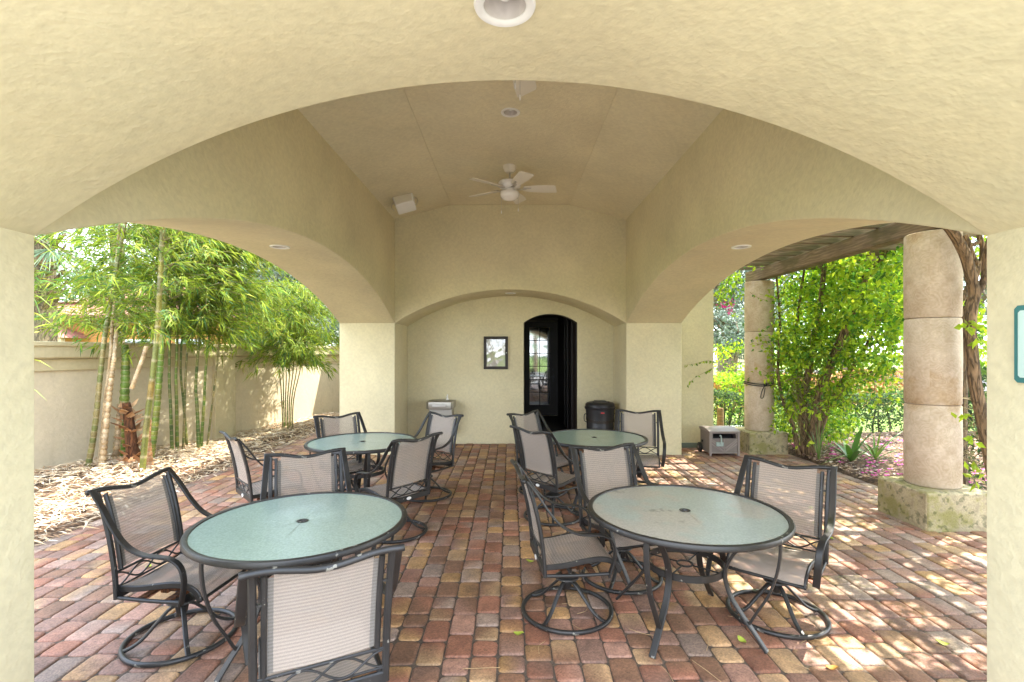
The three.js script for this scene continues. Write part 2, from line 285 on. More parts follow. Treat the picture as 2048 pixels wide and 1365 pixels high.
// ---- clay pavers: columns of squares and oblongs running away from the camera
{
  const r = rng(4242), PITCH = 0.1545, base = struct('paved_floor', [span(-4.2, 4.70, -0.10, -0.011, 0.72, 9.39), span(-4.2, -2.87, -0.10, -0.011, 9.39, 16)], MAT.joint, 'tumbled red, brown and ochre clay pavers');
  const RED = [0.38, 0.155, 0.095], BROWN = [0.28, 0.145, 0.085], OCHRE = [0.56, 0.325, 0.13], PLUM = [0.35, 0.205, 0.155], TAN = [0.60, 0.39, 0.205], PINK = [0.48, 0.265, 0.195], GREY = [0.41, 0.31, 0.25];
  const inside = [[RED, 5], [BROWN, 5], [OCHRE, 3.4], [PLUM, 4], [TAN, 3], [PINK, 2.6], [GREY, 2]], outside = [[RED, 3.2], [BROWN, 2], [OCHRE, 2], [PLUM, 4], [TAN, 2.6], [PINK, 5], [GREY, 3]];
  const pick = (pal) => { let s = 0; for (const [, w] of pal) s += w; let k = r() * s; for (const [c, w] of pal) { k -= w; if (k <= 0) return c; } return pal[0][0]; };
  const paver = (x, d, w, l, y, pal) => {
    const MEAN = [0.43, 0.235, 0.145], a = lerp3(pick(pal), MEAN, 0.22), b = r() < 0.55 ? lerp3(pick(pal), MEAN, 0.22) : a, k = 0.80 + r() * 0.38, axis = r() * 6.28, sharp = 0.5 + r() * 2;
    const hw = w / 2, hl = l / 2, rad = 0.018 + r() * 0.012, ca = 0.0060 + r() * 0.003, pts = [];
    const skew = (r() - 0.5) * 0.022, cs = Math.cos(skew), sn = Math.sin(skew);
    for (const [sx, sz] of [[1, 1], [-1, 1], [-1, -1], [1, -1]]) {
      const jx = (r() - 0.5) * 0.006, jz = (r() - 0.5) * 0.006, q = [[1, 0.0], [0.29, 0.29], [0, 1]].map(([i, j]) => [sx * (hw - rad * (1 - (i === 1 ? 1 : i === 0 ? 0 : 0.71))) + jx, sz * (hl - rad * (1 - (j === 1 ? 1 : j === 0 ? 0 : 0.71))) + jz]);
      if (sx * sz < 0) q.reverse(); pts.push(...q);
    }
    const rings = [[0, -0.05], [0, -0.013], [ca, -0.0035], [ca * 2.6, 0]], pos = [], col = [], idx = [], N = pts.length, tilt = [(r() - 0.5) * 0.012, (r() - 0.5) * 0.012];
    for (const [ins, h] of rings) for (const [px, pz] of pts) {
      const lx = px - Math.sign(px) * ins, lz = pz - Math.sign(pz) * ins, X = lx * cs - lz * sn, Z = lx * sn + lz * cs;
      pos.push(x + X, y + h + X * tilt[0] + Z * tilt[1], -d + Z);
      const t = clamp(0.5 + (Math.cos(axis) * lx / hw + Math.sin(axis) * lz / hl) * sharp * 0.5), c = tint(lerp3(a, b, t), k * (0.96 + r() * 0.08));
      col.push(...c);
    }
    const ctr = pos.length / 3; pos.push(x, y + 0.001, -d); col.push(...tint(lerp3(a, b, 0.5), k));
    for (let i = 0; i < 3; i++) for (let j = 0; j < N; j++) { const p = i * N + j, q = i * N + (j + 1) % N; idx.push(p, p + N, q, q, p + N, q + N); }
    for (let j = 0; j < N; j++) idx.push(ctr, 3 * N + (j + 1) % N, 3 * N + j);
    const g = new THREE.BufferGeometry(); g.setAttribute('position', new THREE.Float32BufferAttribute(pos, 3)); g.setAttribute('color', new THREE.Float32BufferAttribute(col, 3)); g.setIndex(idx); g.computeVertexNormals();
    const f = g.toNonIndexed(), ox = r() * 3, oz = r() * 3, n = f.attributes.position.count, uv = new Float32Array(n * 2);
    for (let i = 0; i < n; i++) { uv[2 * i] = f.attributes.position.getX(i) - x + ox; uv[2 * i + 1] = f.attributes.position.getZ(i) + d + oz; }
    f.setAttribute('uv', new THREE.BufferAttribute(uv, 2));
    return keepUV(f);
  };
  const all = [];
  for (let i = -27; i <= 30; i++) {
    const x = 0.083 + i * PITCH - PITCH / 2;
    const edge = i === 30 || i === -27;
    const end = x < -OUT ? 15.8 : x > 3.66 ? 9.35 : x > OUT ? 9.0 : 9.39, pal = Math.abs(x) < HW + 0.2 ? inside : outside;
    let d = 0.74 + r() * 0.1;
    while (d < end - 0.08) {
      const l = edge ? 0.2315 : r() < 0.52 ? PITCH : PITCH * 1.5, L = Math.min(l, end - d), dc = d + L / 2;
      const pillar = Math.abs(x) > HW + 0.08 && Math.abs(x) < OUT - 0.08 && ((dc > D0 + 0.08 && dc < D1 - 0.08) || (dc > D2 + 0.08 && dc < D3));
      if (!pillar) {
        const sx = x / dc, sy = EYE / dc, seen = Math.abs(sx) < 0.96 && sy < 0.67 && sy > 0 ? 1 : 0;
        all.push({ g: paver(x, dc, PITCH - 0.0042, L - 0.0042, (r() - 0.5) * 0.005, edge ? [[GREY, 3], [PLUM, 2]] : pal), s: seen * L / dc ** 3 });
      }
      d += l;
    }
  }
  all.sort((a, b) => b.s - a.s);
  for (const { g } of all.slice(0, 300)) mesh('paver', g, MAT.paver, base);
  const rest = all.slice(300), pos = [], g0 = mergeGeometries(rest.map((q) => q.g));
  const m = mesh('paver_field', keepUV(g0), MAT.paver, base); m.userData.kind = 'stuff';
}

// ---- the pavilion: four corner piers, four thick segmental arches, a tray ceiling and a roof
function arc(a0, a1, y0, y1, n = 44) {                             // points of a segmental arch from a0 to a1
  const h = y1 - y0, half = (a1 - a0) / 2, R = (half * half + h * h) / (2 * h), m = (a0 + a1) / 2, p = [];
  for (let i = 0; i <= n; i++) { const a = a0 + (a1 - a0) * i / n; p.push([a, y1 - R + Math.sqrt(Math.max(R * R - (a - m) ** 2, 0))]); }
  return p;
}
{
  const pav = thing('pavilion', 'beige stucco pavilion of wide low arches with a tray ceiling', 'pavilion');
  const side = [[D0, -0.05], [D0, TOP], [D3, TOP], [D3, -0.05], [D2, -0.05], ...arc(D1, D2, SPRING, APEX, 60).reverse(), [D1, -0.05]];
  const drill = (g, x, y, d) => {                                    // the hole a recessed light sits in
    if (g.index) g = g.toNonIndexed(); g.deleteAttribute('uv'); g.clearGroups();
    const c = new THREE.CylinderGeometry(0.070, 0.070, 0.26, 28).translate(x, y, -d).toNonIndexed(); c.deleteAttribute('uv'); c.clearGroups();
    const ev = new Evaluator(); ev.attributes = ['position', 'normal']; ev.useGroups = false;
    const A = new Brush(g), B = new Brush(c); A.updateMatrixWorld(); B.updateMatrixWorld();
    const out = ev.evaluate(A, B, SUBTRACTION).geometry; out.clearGroups(); return out;
  };
  const notch = (g, s) => {                                          // the outer half of each side wall stops at the eave
    const c = box(0.9, 0.9, 9, s * (HW + 0.2 + 0.45), 3.42 + 0.45, -(D0 + D3) / 2).toNonIndexed(); c.deleteAttribute('uv'); c.clearGroups();
    const ev = new Evaluator(); ev.attributes = ['position', 'normal']; ev.useGroups = false;
    const A = new Brush(g), B = new Brush(c); A.updateMatrixWorld(); B.updateMatrixWorld();
    const out = ev.evaluate(A, B, SUBTRACTION).geometry; out.clearGroups(); return out;
  };
  for (const x of [-OUT, HW]) mesh('side_arch_wall', notch(drill(extrude(side, OUT - HW, 0.016).rotateY(Math.PI / 2).translate(x, 0, 0), x + (OUT - HW) / 2, APEX, 5.2), Math.sign(x)), MAT.stucco, pav);
  const end = (apex) => [[-HW - 0.03, 4.01], [-1.04, 4.25], [1.04, 4.25], [HW + 0.03, 4.01], [HW + 0.03, SPRING - 0.004], ...arc(-HW, HW, SPRING, apex, 50).reverse(), [-HW - 0.03, SPRING - 0.004]];
  mesh('front_arch', drill(extrude(end(2.83), D1 - D0 - 0.006, 0.016).translate(0, 0, -D1), -0.018, 2.83, 1.585), MAT.stucco, pav);
  mesh('rear_arch', drill(extrude(end(2.765), D3 - D2 + 0.01, 0.016).translate(0, 0, -D3 - 0.01), 0, 2.765, 8.88), MAT.stucco, pav);
  const tray = [[-HW - 0.03, 3.96], [-1.0, 4.2], [1.0, 4.2], [HW + 0.03, 3.96], [HW + 0.03, 4.03], [1.02, 4.27], [-1.02, 4.27], [-HW - 0.03, 4.03]];
  for (const p of [[[-HW - 0.03, 3.925], [-1.0015, 4.1785], [-1.0015, 4.2], [-HW - 0.03, 3.95]], [[-0.9990, 4.1785], [0.9990, 4.1785], [0.9990, 4.2], [-0.9990, 4.2]], [[1.0015, 4.1785], [HW + 0.03, 3.925], [HW + 0.03, 3.95], [1.0015, 4.2]]]) {
    const g = extrude(p, D2 - D1 + 0.04).translate(0, 0, -D2 - 0.02); mesh('ceiling_panel', p[0][0] === -0.9990 ? drill(g, 0, 4.2, 5.12) : g, MAT.ceiling, pav);
  }
  mesh('tray_ceiling', drill(toCreasedNormals(extrude(tray, D2 - D1 + 0.04).translate(0, 0, -D2 - 0.02), 0.05), 0, 4.2, 5.12), MAT.ceiling, pav);
  const k = HW + 0.206, roof = extrude([[OUT, 3.425], [k + 0.08, 4.02], [0, 4.95], [-k - 0.08, 4.02], [-OUT, 3.425], [-k, 3.425], [-k, 4.3], [k, 4.3], [k, 3.425]], D3 - D0).translate(0, 0, -D3);
  mesh('roof', roof, MAT.tile, pav);
}

// ---- the clubhouse behind the pavilion: front wall with an arched door recess, a wing to the right, a deeper block at the back
{
  const club = thing('clubhouse', 'beige stucco building behind the pavilion with a dark arched door recess', 'building');
  const DX0 = 0.25, DX1 = 1.26;
  const opening = arc(DX0, DX1, 2.27, 2.435, 18);
  const outline = [[-OUT, -0.05], [-OUT, 3.9], [OUT, 3.9], [OUT, -0.05], [DX1, -0.05], ...opening.slice().reverse(), [DX0, -0.05]];
  mesh('front_wall', extrude(outline, 0.24, 0.010).translate(0, 0, -D3 - 0.26), MAT.stucco, club);
  mesh('wing_wall', span(OUT + 0.004, 3.66, -0.05, 3.9, 9.0, 16.4, 0.012), MAT.stucco, club);
  mesh('base_trim', span(OUT + 0.01, 3.65, 0.0, 0.085, 8.955, 9.0, 0.006), MAT.greenTrim, club);
  mesh('side_wall', span(-OUT, -OUT + 0.24, -0.05, 3.9, D3 + 0.27, 13.2), MAT.stucco, club);
  mesh('rear_block', span(-3.6, OUT, -0.05, 3.3, 13.62, 16.4), MAT.stucco, club);
  mesh('roof', [span(-OUT, OUT, 3.9, 4.05, D3 + 0.03, 13.25), span(-4.45, 2.9, 3.3, 3.45, 13.25, 17), span(OUT, 3.70, 3.9, 4.0, 9.0, 16.4)], MAT.tile, club);
  const w = 0.03;
  mesh('vestibule_wall', [span(DX0 - 0.09, DX0 - 0.09 + w, -0.02, 2.62, D3 + 0.27, 13.3), span(DX1 + 0.004, DX1 + 0.004 + w, -0.02, 2.62, D3 + 0.27, 13.3)], MAT.darkWood, club);
  mesh('vestibule_ceiling', span(DX0 - 0.12, DX1 + 0.08, 2.62, 2.66, D3 + 0.27, 13.34), MAT.darkWood, club);
  mesh('vestibule_floor', span(DX0 - 0.12, DX1 + 0.08, -0.05, 0.004, D3 + 0.03, 13.34), MAT.darkPaint, club);
  mesh('recess_lining', extrude([[DX0 - 0.02, 0.006], [DX0 - 0.02, 2.6], [DX1 + 0.02, 2.6], [DX1 + 0.02, 0.006], [DX1 - 0.004, 0.006], ...arc(DX0 + 0.004, DX1 - 0.004, 2.265, 2.43, 18).reverse(), [DX0 + 0.004, 0.006]], 0.2).translate(0, 0, -D3 - 0.255), MAT.darkPaint, club);
  for (const d of [10.15, 10.95, 11.5]) mesh('panel_post', span(DX1 - 0.02, DX1 + 0.002, 0.004, 2.6, d, d + 0.09), MAT.darkPaint, club);
  mesh('end_wall', [span(DX0 - 0.1, 0.36, 0.004, 2.62, 13.3, 13.4), span(0.36, DX1 + 0.05, 2.54, 2.62, 13.3, 13.4), span(1.245, DX1 + 0.05, 0.004, 2.54, 13.3, 13.4)], MAT.darkPaint, club);
  const gx0 = 0.505, gx1 = 1.05, gy0 = 0.30, gy1 = 2.36, door = mesh('door', [span(0.37, gx0, 0.02, 2.53, 13.28, 13.33), span(gx1, 1.24, 0.02, 2.53, 13.28, 13.33), span(gx0, gx1, gy1, 2.53, 13.28, 13.33), span(gx0, gx1, 0.02, gy0, 13.28, 13.33)], MAT.darkPaint, club);
  door.userData.label = 'dark door with twelve glass panes';
  const pw = (gx1 - gx0) / 2, ph = (gy1 - gy0) / 6;
  for (let c = 0; c < 2; c++) for (let k = 0; k < 6; k++) mesh('pane', span(gx0 + c * pw + 0.008, gx0 + (c + 1) * pw - 0.008, gy0 + k * ph + 0.008, gy0 + (k + 1) * ph - 0.008, 13.297, 13.303), MAT.doorGlass, door);
  mesh('glazing_bar', span(gx0 + pw - 0.009, gx0 + pw + 0.009, gy0, gy1, 13.285, 13.315), MAT.darkPaint, door);
  for (let k = 1; k < 6; k++) mesh('glazing_bar', span(gx0, gx1, gy0 + k * ph - 0.009, gy0 + k * ph + 0.009, 13.287, 13.313), MAT.darkPaint, door);
  mesh('handle', [box(0.035, 0.20, 0.02, 1.145, 1.02, -13.27, 0.006), tube([V(1.145, 1.05, -13.26), V(1.145, 1.05, -13.21), V(1.06, 1.05, -13.205)], 0.010, 10, 7)], MAT.blackPlastic, door);
  mesh('lock', new THREE.CylinderGeometry(0.03, 0.03, 0.03, 16).rotateX(Math.PI / 2).translate(1.145, 1.24, -13.27), MAT.blackPlastic, door);
}

// ---- garden wall on the left, running away to the right
const wallX = (d) => -6.35 + (d - 6.68) * 0.273;
{
  const ang = Math.atan(0.273), L = (d) => (d - 2.6) / Math.cos(ang);
  const wall = thing('garden_wall', 'beige rendered garden wall with a moulded cap behind the bamboo', 'wall', [wallX(2.6), 0, -2.6], -ang);
  const len = L(17.2), seg = (z0, z1, x0, x1, y0, y1, rr = 0.01) => box(x1 - x0, y1 - y0, z1 - z0, (x0 + x1) / 2, (y0 + y1) / 2, -(z0 + z1) / 2, rr);
  mesh('panel', seg(0, len, -0.20, 0, -0.1, 1.64), MAT.gardenWall, wall);
  mesh('trim', seg(0, len, -0.24, 0.035, 1.46, 1.625), MAT.wallTrim, wall);
  mesh('cap', seg(-0.02, len + 0.02, -0.32, 0.10, 1.628, 1.845, 0.03), MAT.wallTrim, wall);
  mesh('cap_lip', seg(-0.04, len + 0.04, -0.345, 0.125, 1.80, 1.862, 0.012), MAT.wallTrim, wall);
  for (const d of [9.62, 14.9]) mesh('pilaster', seg(L(d) - 0.24, L(d) + 0.24, -0.27, 0.085, -0.1, 1.627), MAT.wallTrim, wall);
}

// ---- planting beds
{
  const r = rng(91), hump = (x, d) => 0.03 + 0.09 * vnoise(x * 1.3 + 20, d * 1.3 + 20, 64) + 0.03 * vnoise(x * 5 + 50, d * 5, 64);
  const bed = grid(26, 60, (u, v) => { const d = 1 + v * 16, x = mix(-4.205, wallX(d) - 0.05, u); return [x, -0.06 + (u < 0.02 ? 0.02 : hump(x, d) * smooth(0, 0.25, u) + 0.055), -d, x, d]; });
  struct('left_planting_bed', bed, MAT.soil, 'soil under the dry bamboo leaves');
  const list = [], tones = [[0.62, 0.47, 0.29], [0.72, 0.58, 0.40], [0.50, 0.34, 0.19], [0.80, 0.70, 0.54], [0.36, 0.22, 0.12], [0.66, 0.53, 0.38]];
  for (let i = 0; i < 15000; i++) {
    const d = 3 + 12 * r() ** 1.25, u = r() ** 0.9, x = mix(-4.13 - (r() < 0.05 ? -0.25 * r() : 0), wallX(d) + 0.02, u), a = r() * 6.28;
    const pile = 0.05 * smooth(0.1, 0.5, u) * vnoise(x * 2.4, d * 2.4, 64);
    const y = hump(x, d) * smooth(0, 0.25, u) + 0.004 + pile + r() * 0.035;
    list.push({ p: V(x, y, -d), dir: V(Math.cos(a), (r() - 0.45) * 0.5, Math.sin(a)), side: V(-Math.sin(a), (r() - 0.5) * 1.2, Math.cos(a)), len: 0.08 + r() * 0.13, wid: 0.008 + r() * 0.016, col: tint(tones[Math.floor(r() * 6)], 0.75 + r() * 0.4) });
  }
  single('bamboo_leaf_litter', leaves(list), MAT.litter, 'pale dry bamboo leaves heaped along the garden wall', 'leaf litter', null, 'stuff');
  const bx = (d) => 4.72 + 0.25 * Math.max(0, Math.sin((d - 6.3) * 1.2)) * (d > 6.3 && d < 8.8 ? 1 : 0);
  const rb = grid(30, 40, (u, v) => { const d = 0.8 + v * 9.6, x = mix(4.712, 11, u); return [x, -0.05 + (u < 0.02 ? 0.02 : 0.05 + hump(x + 7, d) * 0.7), -d, x, d]; });
  struct('right_planting_bed', rb, MAT.soil, 'dark mulch under the flowering vine');
  const l2 = [], t2 = [[0.30, 0.19, 0.13], [0.20, 0.12, 0.08], [0.42, 0.30, 0.23], [0.58, 0.48, 0.40], [0.14, 0.08, 0.06], [0.48, 0.33, 0.20]];
  for (let i = 0; i < 9000; i++) {
    const d = 3.6 + 6.6 * r(), x = mix(4.70, 9.2, r() ** 1.3), a = r() * 6.28;
    l2.push({ p: V(x, hump(x + 7, d) * 0.7 + 0.006 + r() * 0.025, -d), dir: V(Math.cos(a), (r() - 0.45) * 0.5, Math.sin(a)), side: V(-Math.sin(a), (r() - 0.5) * 1.2, Math.cos(a)), len: 0.03 + r() * 0.07, wid: 0.012 + r() * 0.025, col: tint(t2[Math.floor(r() * 6)], 0.75 + r() * 0.5) });
  }
  single('mulch_litter', leaves(l2), MAT.litter, 'dark mulch chips and dead leaves below the flowering vine', 'mulch', null, 'stuff');
  const l3 = [];
  for (let i = 0; i < 260; i++) {
    const d = 5.2 + 4.0 * r(), x = 4.75 + 2.4 * r() ** 1.2, a = r() * 6.28, y = hump(x + 7, d) * 0.7 + 0.045;
    for (let k = 0; k < 2; k++) l3.push({ p: V(x, y, -d), dir: V(Math.cos(a + k * 2), 0.25, Math.sin(a + k * 2)), side: V(-Math.sin(a + k * 2), 0.2, Math.cos(a + k * 2)), len: 0.05, wid: 0.042, col: [1, 1, 1] });
  }
  single('fallen_petals', leaves(l3, 'oval'), MAT.petal, 'magenta petals scattered over the dark mulch', 'petals', null, 'stuff');
}

// ---- pergola on stone columns
{
  const per = thing('pergola', 'weathered timber pergola on three-drum stone columns', 'pergola', [4.33, 0, 0]);
  for (const d of [1.56, 5.13, 8.70]) {
    const c = new THREE.Group(); c.name = 'column'; c.position.z = -d; per.add(c);
    mesh('plinth', box(0.66, 0.42, 0.66, 0, 0.16, 0, 0.028), MAT.plinth, c);
    let y = 0.371;
    for (const h of [0.82, 0.87, 0.87]) {
      const R = 0.232, e = 0.010;
      mesh('drum', lathe([[0.01, y + 0.002], [R - e, y + 0.002], [R - 0.006, y + e * 0.6], [R, y + e * 1.6], [R + 0.004, y + h / 2], [R, y + h - e * 1.6], [R - 0.006, y + h - e * 0.6], [R - e, y + h - 0.001], [0.01, y + h - 0.001]], 48), MAT.stone, c);
      y += h + 0.002;
    }
  }
  mesh('beam', box(0.16, 0.20, 9.9, 0.0, 3.057, -4.10, 0.012), MAT.wood, per);
  for (let i = 0; i < 23; i++) { const d = -0.5 + i * 0.42; mesh('joist', box(2.9, 0.17, 0.06, 0.02, 3.242, -d, 0.006), MAT.wood, per); }
  for (let i = 0; i < 9; i++) { const x = -1.3 + i * 0.33; mesh('batten', box(0.05, 0.04, 9.9, x, 3.348, -4.1), MAT.wood, per); }
}

// ================================================================ FURNITURE AND FITTINGS
// ---- swivel sling chair; local +z is the way it faces, the origin is under its swivel
function makeChair(label) {
  const t = thing('swivel_chair', label, 'chair', [0, 0, 0], 0, 'swivel sling chairs round the glass tables');
  const X = V(1, 0, 0), backZ = (y) => { const k = (y - 0.36) / 0.585; return -0.195 - 0.02 * k - 0.095 * k * k; };
  const topY = (x) => 0.945 - 0.032 * Math.cos(clamp(x / 0.235, -1, 1) * Math.PI * 0.5) ** 2;
  const rail = []; for (let i = 0; i <= 10; i++) { const x = -0.292 + 0.584 * i / 10; rail.push(V(x, topY(x), backZ(0.945) - 0.012 + 0.02 * Math.cos(x * 5) - 0.012)); }
  mesh('top_rail', limb(rail, [0.0145, 0.0145], 28, 8), MAT.frame, t);
  for (const s of [-1, 1]) {
    const up = []; for (let i = 0; i <= 6; i++) { const y = 0.345 + 0.59 * i / 6; up.push(V(s * (0.247 + 0.004 * i / 6), y, backZ(y))); }
    mesh('upright', strap(up, 0.030, 0.022, X, 14), MAT.frame, t);
    const sl = []; for (let i = 0; i <= 6; i++) { const y = 0.50 + 0.42 * i / 6; sl.push(V(s * 0.212, y, backZ(y) + 0.004)); }
    mesh('sling_rail', strap(sl, 0.022, 0.026, X, 12), MAT.frame, t);
    mesh('sling_bracket', box(0.03, 0.008, 0.012, s * 0.229, 0.80, backZ(0.80)), MAT.frame, t);
    const a = [[0.272, 0.945, -0.312], [0.280, 0.86, -0.246], [0.288, 0.75, -0.172], [0.294, 0.668, -0.095], [0.298, 0.622, 0.0], [0.296, 0.612, 0.085], [0.290, 0.600, 0.165], [0.284, 0.555, 0.222], [0.278, 0.47, 0.238], [0.270, 0.395, 0.222], [0.262, 0.335, 0.205]].map(([x, y, z]) => V(s * x, y, z));
    mesh('arm', strap(a, 0.040, 0.013, X, 34), MAT.frame, t);
    const sr = [[-0.195, 0.392], [-0.08, 0.397], [0.05, 0.418], [0.15, 0.428], [0.22, 0.418], [0.27, 0.385], [0.285, 0.345]].map(([z, y]) => V(s * 0.222, y, z));
    mesh('seat_rail', strap(sr, 0.016, 0.034, X, 20), MAT.frame, t);
    mesh('side_rail', tube([V(s * 0.245, 0.352, -0.19), V(s * 0.25, 0.346, 0), V(s * 0.262, 0.352, 0.205)], 0.011, 10, 7), MAT.frame, t);
    const hem = grid(1, 10, (u, v) => { const y = 0.505 + v * 0.40; return [s * (0.200 - 0.022 * u), y, backZ(y) + 0.006, s * (0.2 - 0.022 * u), y]; });
    mesh('hem', hem, MAT.hem, t);
  }
  mesh('back_sling', grid(12, 12, (u, v) => { const x = -0.18 + 0.36 * u, y = mix(0.505, topY(x) - 0.008, v); return [x, y, backZ(y) + 0.006 - 0.012 * Math.sin(u * Math.PI), x, y]; }), MAT.sling, t);
  const seatP = [[-0.19, 0.400], [-0.08, 0.402], [0.05, 0.422], [0.15, 0.434], [0.22, 0.425], [0.268, 0.395], [0.288, 0.352]].map(([z, y]) => V(0, y + 0.008, z)), seatC = curve(seatP);
  mesh('seat_sling', grid(10, 18, (u, v) => { const p = seatC.getPoint(v), x = -0.218 + 0.436 * u; return [x, p.y - 0.022 * Math.sin(u * Math.PI) * (1 - v * 0.5), p.z, x, v * 0.56]; }), MAT.sling, t);
  mesh('front_rail', tube([V(-0.225, 0.345, 0.284), V(0.225, 0.345, 0.284)], 0.011, 2, 7), MAT.frame, t);
  mesh('rear_rail', strap([V(-0.24, 0.365, -0.196), V(0.24, 0.365, -0.196)], 0.05, 0.018, V(0, 1, 0), 2), MAT.frame, t);
  mesh('back_rail', strap([V(-0.24, 0.49, backZ(0.49)), V(0.24, 0.49, backZ(0.49))], 0.013, 0.013, V(0, 1, 0), 2), MAT.frame, t);
  mesh('back_rail', strap([V(-0.24, 0.405, backZ(0.405)), V(0.24, 0.405, backZ(0.405))], 0.010, 0.010, V(0, 1, 0), 2), MAT.frame, t);
  for (const ph of [0, Math.PI]) { const p = []; for (let i = 0; i <= 24; i++) { const u = i / 24; p.push(V(-0.235 + 0.47 * u, 0.447 + 0.036 * Math.cos(u * Math.PI * 3 + ph), backZ(0.447) + (ph ? 0.004 : -0.004))); } mesh('scroll_rod', tube(p, 0.0052, 30, 5), MAT.frame, t); }
  mesh('maker_tag', new THREE.CylinderGeometry(0.026, 0.026, 0.005, 20).rotateX(Math.PI / 2).scale(1, 0.55, 1).translate(0.01, 0.366, -0.209), MAT.white, t);
  mesh('swivel_spring', [box(0.20, 0.012, 0.24, 0, 0.335, 0.02, 0.004), box(0.16, 0.022, 0.05, 0, 0.314, -0.05, 0.006), box(0.16, 0.022, 0.05, 0, 0.314, 0.07, 0.006), box(0.05, 0.03, 0.18, 0.0, 0.302, 0.01, 0.006), box(0.47, 0.014, 0.035, 0, 0.347, -0.06), box(0.49, 0.014, 0.035, 0, 0.347, 0.11)], MAT.rust, t);
  mesh('hub', lathe([[0.005, 0.30], [0.034, 0.30], [0.034, 0.262], [0.050, 0.252], [0.078, 0.236], [0.080, 0.226], [0.060, 0.219], [0.038, 0.205], [0.030, 0.16], [0.022, 0.150], [0.005, 0.150]], 24), MAT.frame, t);
  for (let k = 0; k < 4; k++) {
    const a = Math.PI / 4 + k * Math.PI / 2, dx = Math.cos(a), dz = Math.sin(a);
    mesh('leg', strap([[0.026, 0.205], [0.065, 0.190], [0.13, 0.125], [0.19, 0.062], [0.245, 0.030], [0.290, 0.020]].map(([q, y]) => V(dx * q, y, dz * q)), 0.026, 0.016, V(-dz, 0, dx), 14), MAT.frame, t);
  }
  mesh('base_ring', new THREE.TorusGeometry(0.292, 0.0145, 9, 48).rotateX(Math.PI / 2).translate(0, 0.017, 0), MAT.frame, t);
  return t;
}
// ---- round glass table
function makeTable(label, top) {
  const t = thing('round_table', label, 'table', [0, 0, 0], 0, 'round glass-topped patio tables');
  mesh('rim', lathe([[0.577, 0.700], [0.600, 0.690], [0.611, 0.698], [0.613, 0.712], [0.606, 0.724], [0.592, 0.728], [0.580, 0.724], [0.577, 0.716], [0.577, 0.700]], 72), MAT.frame, t);
  mesh('glass_top', lathe([[0.024, 0.7135], [0.029, 0.7170], [0.031, 0.7175], [0.040, 0.7175], [0.30, 0.7175], [0.578, 0.7175], [0.583, 0.7175], [0.586, 0.710], [0.026, 0.710], [0.024, 0.7135]], 72), top, t);
  mesh('umbrella_sleeve', lathe([[0.014, 0.64], [0.023, 0.64], [0.0235, 0.7185], [0.034, 0.7195], [0.034, 0.7215], [0.021, 0.7215], [0.014, 0.700]], 24), MAT.frame, t);
  mesh('cross_bar', [box(1.16, 0.012, 0.03, 0, 0.698, 0), box(0.03, 0.012, 0.56, 0, 0.6985, 0.29), box(0.03, 0.012, 0.56, 0, 0.6985, -0.29)], MAT.frame, t);
  for (let k = 0; k < 4; k++) {
    const leg = new THREE.Group(); leg.name = 'leg'; leg.rotation.y = k * Math.PI / 2; t.add(leg);
    const X = V(0, 0, 1);
    mesh('inner_bar', strap([[0.44, 0.695], [0.375, 0.62], [0.285, 0.50], [0.246, 0.385], [0.275, 0.27], [0.345, 0.17], [0.415, 0.085], [0.478, 0.004]].map(([q, y]) => V(q, y, 0)), 0.040, 0.016, X, 26), MAT.frame, leg);
    mesh('outer_bar', strap([[0.545, 0.695], [0.548, 0.60], [0.532, 0.48], [0.490, 0.34], [0.425, 0.215], [0.385, 0.135]].map(([q, y]) => V(q, y, 0)), 0.034, 0.014, X, 20), MAT.frame, leg);
  }
  mesh('stretcher_ring', lathe([[0.226, 0.362], [0.238, 0.362], [0.238, 0.402], [0.226, 0.402], [0.226, 0.362]], 48), MAT.frame, t);
  mesh('stretcher_rod', [tube([V(-0.23, 0.382, 0), V(-0.045, 0.382, 0)], 0.005, 2, 6), tube([V(0.23, 0.382, 0), V(0.045, 0.382, 0)], 0.005, 2, 6), tube([V(0, 0.382, -0.23), V(0, 0.382, -0.045)], 0.005, 2, 6), tube([V(0, 0.382, 0.23), V(0, 0.382, 0.045)], 0.005, 2, 6), new THREE.TorusGeometry(0.047, 0.006, 7, 26).rotateX(Math.PI / 2).translate(0, 0.382, 0)], MAT.frame, t);
  return t;
}
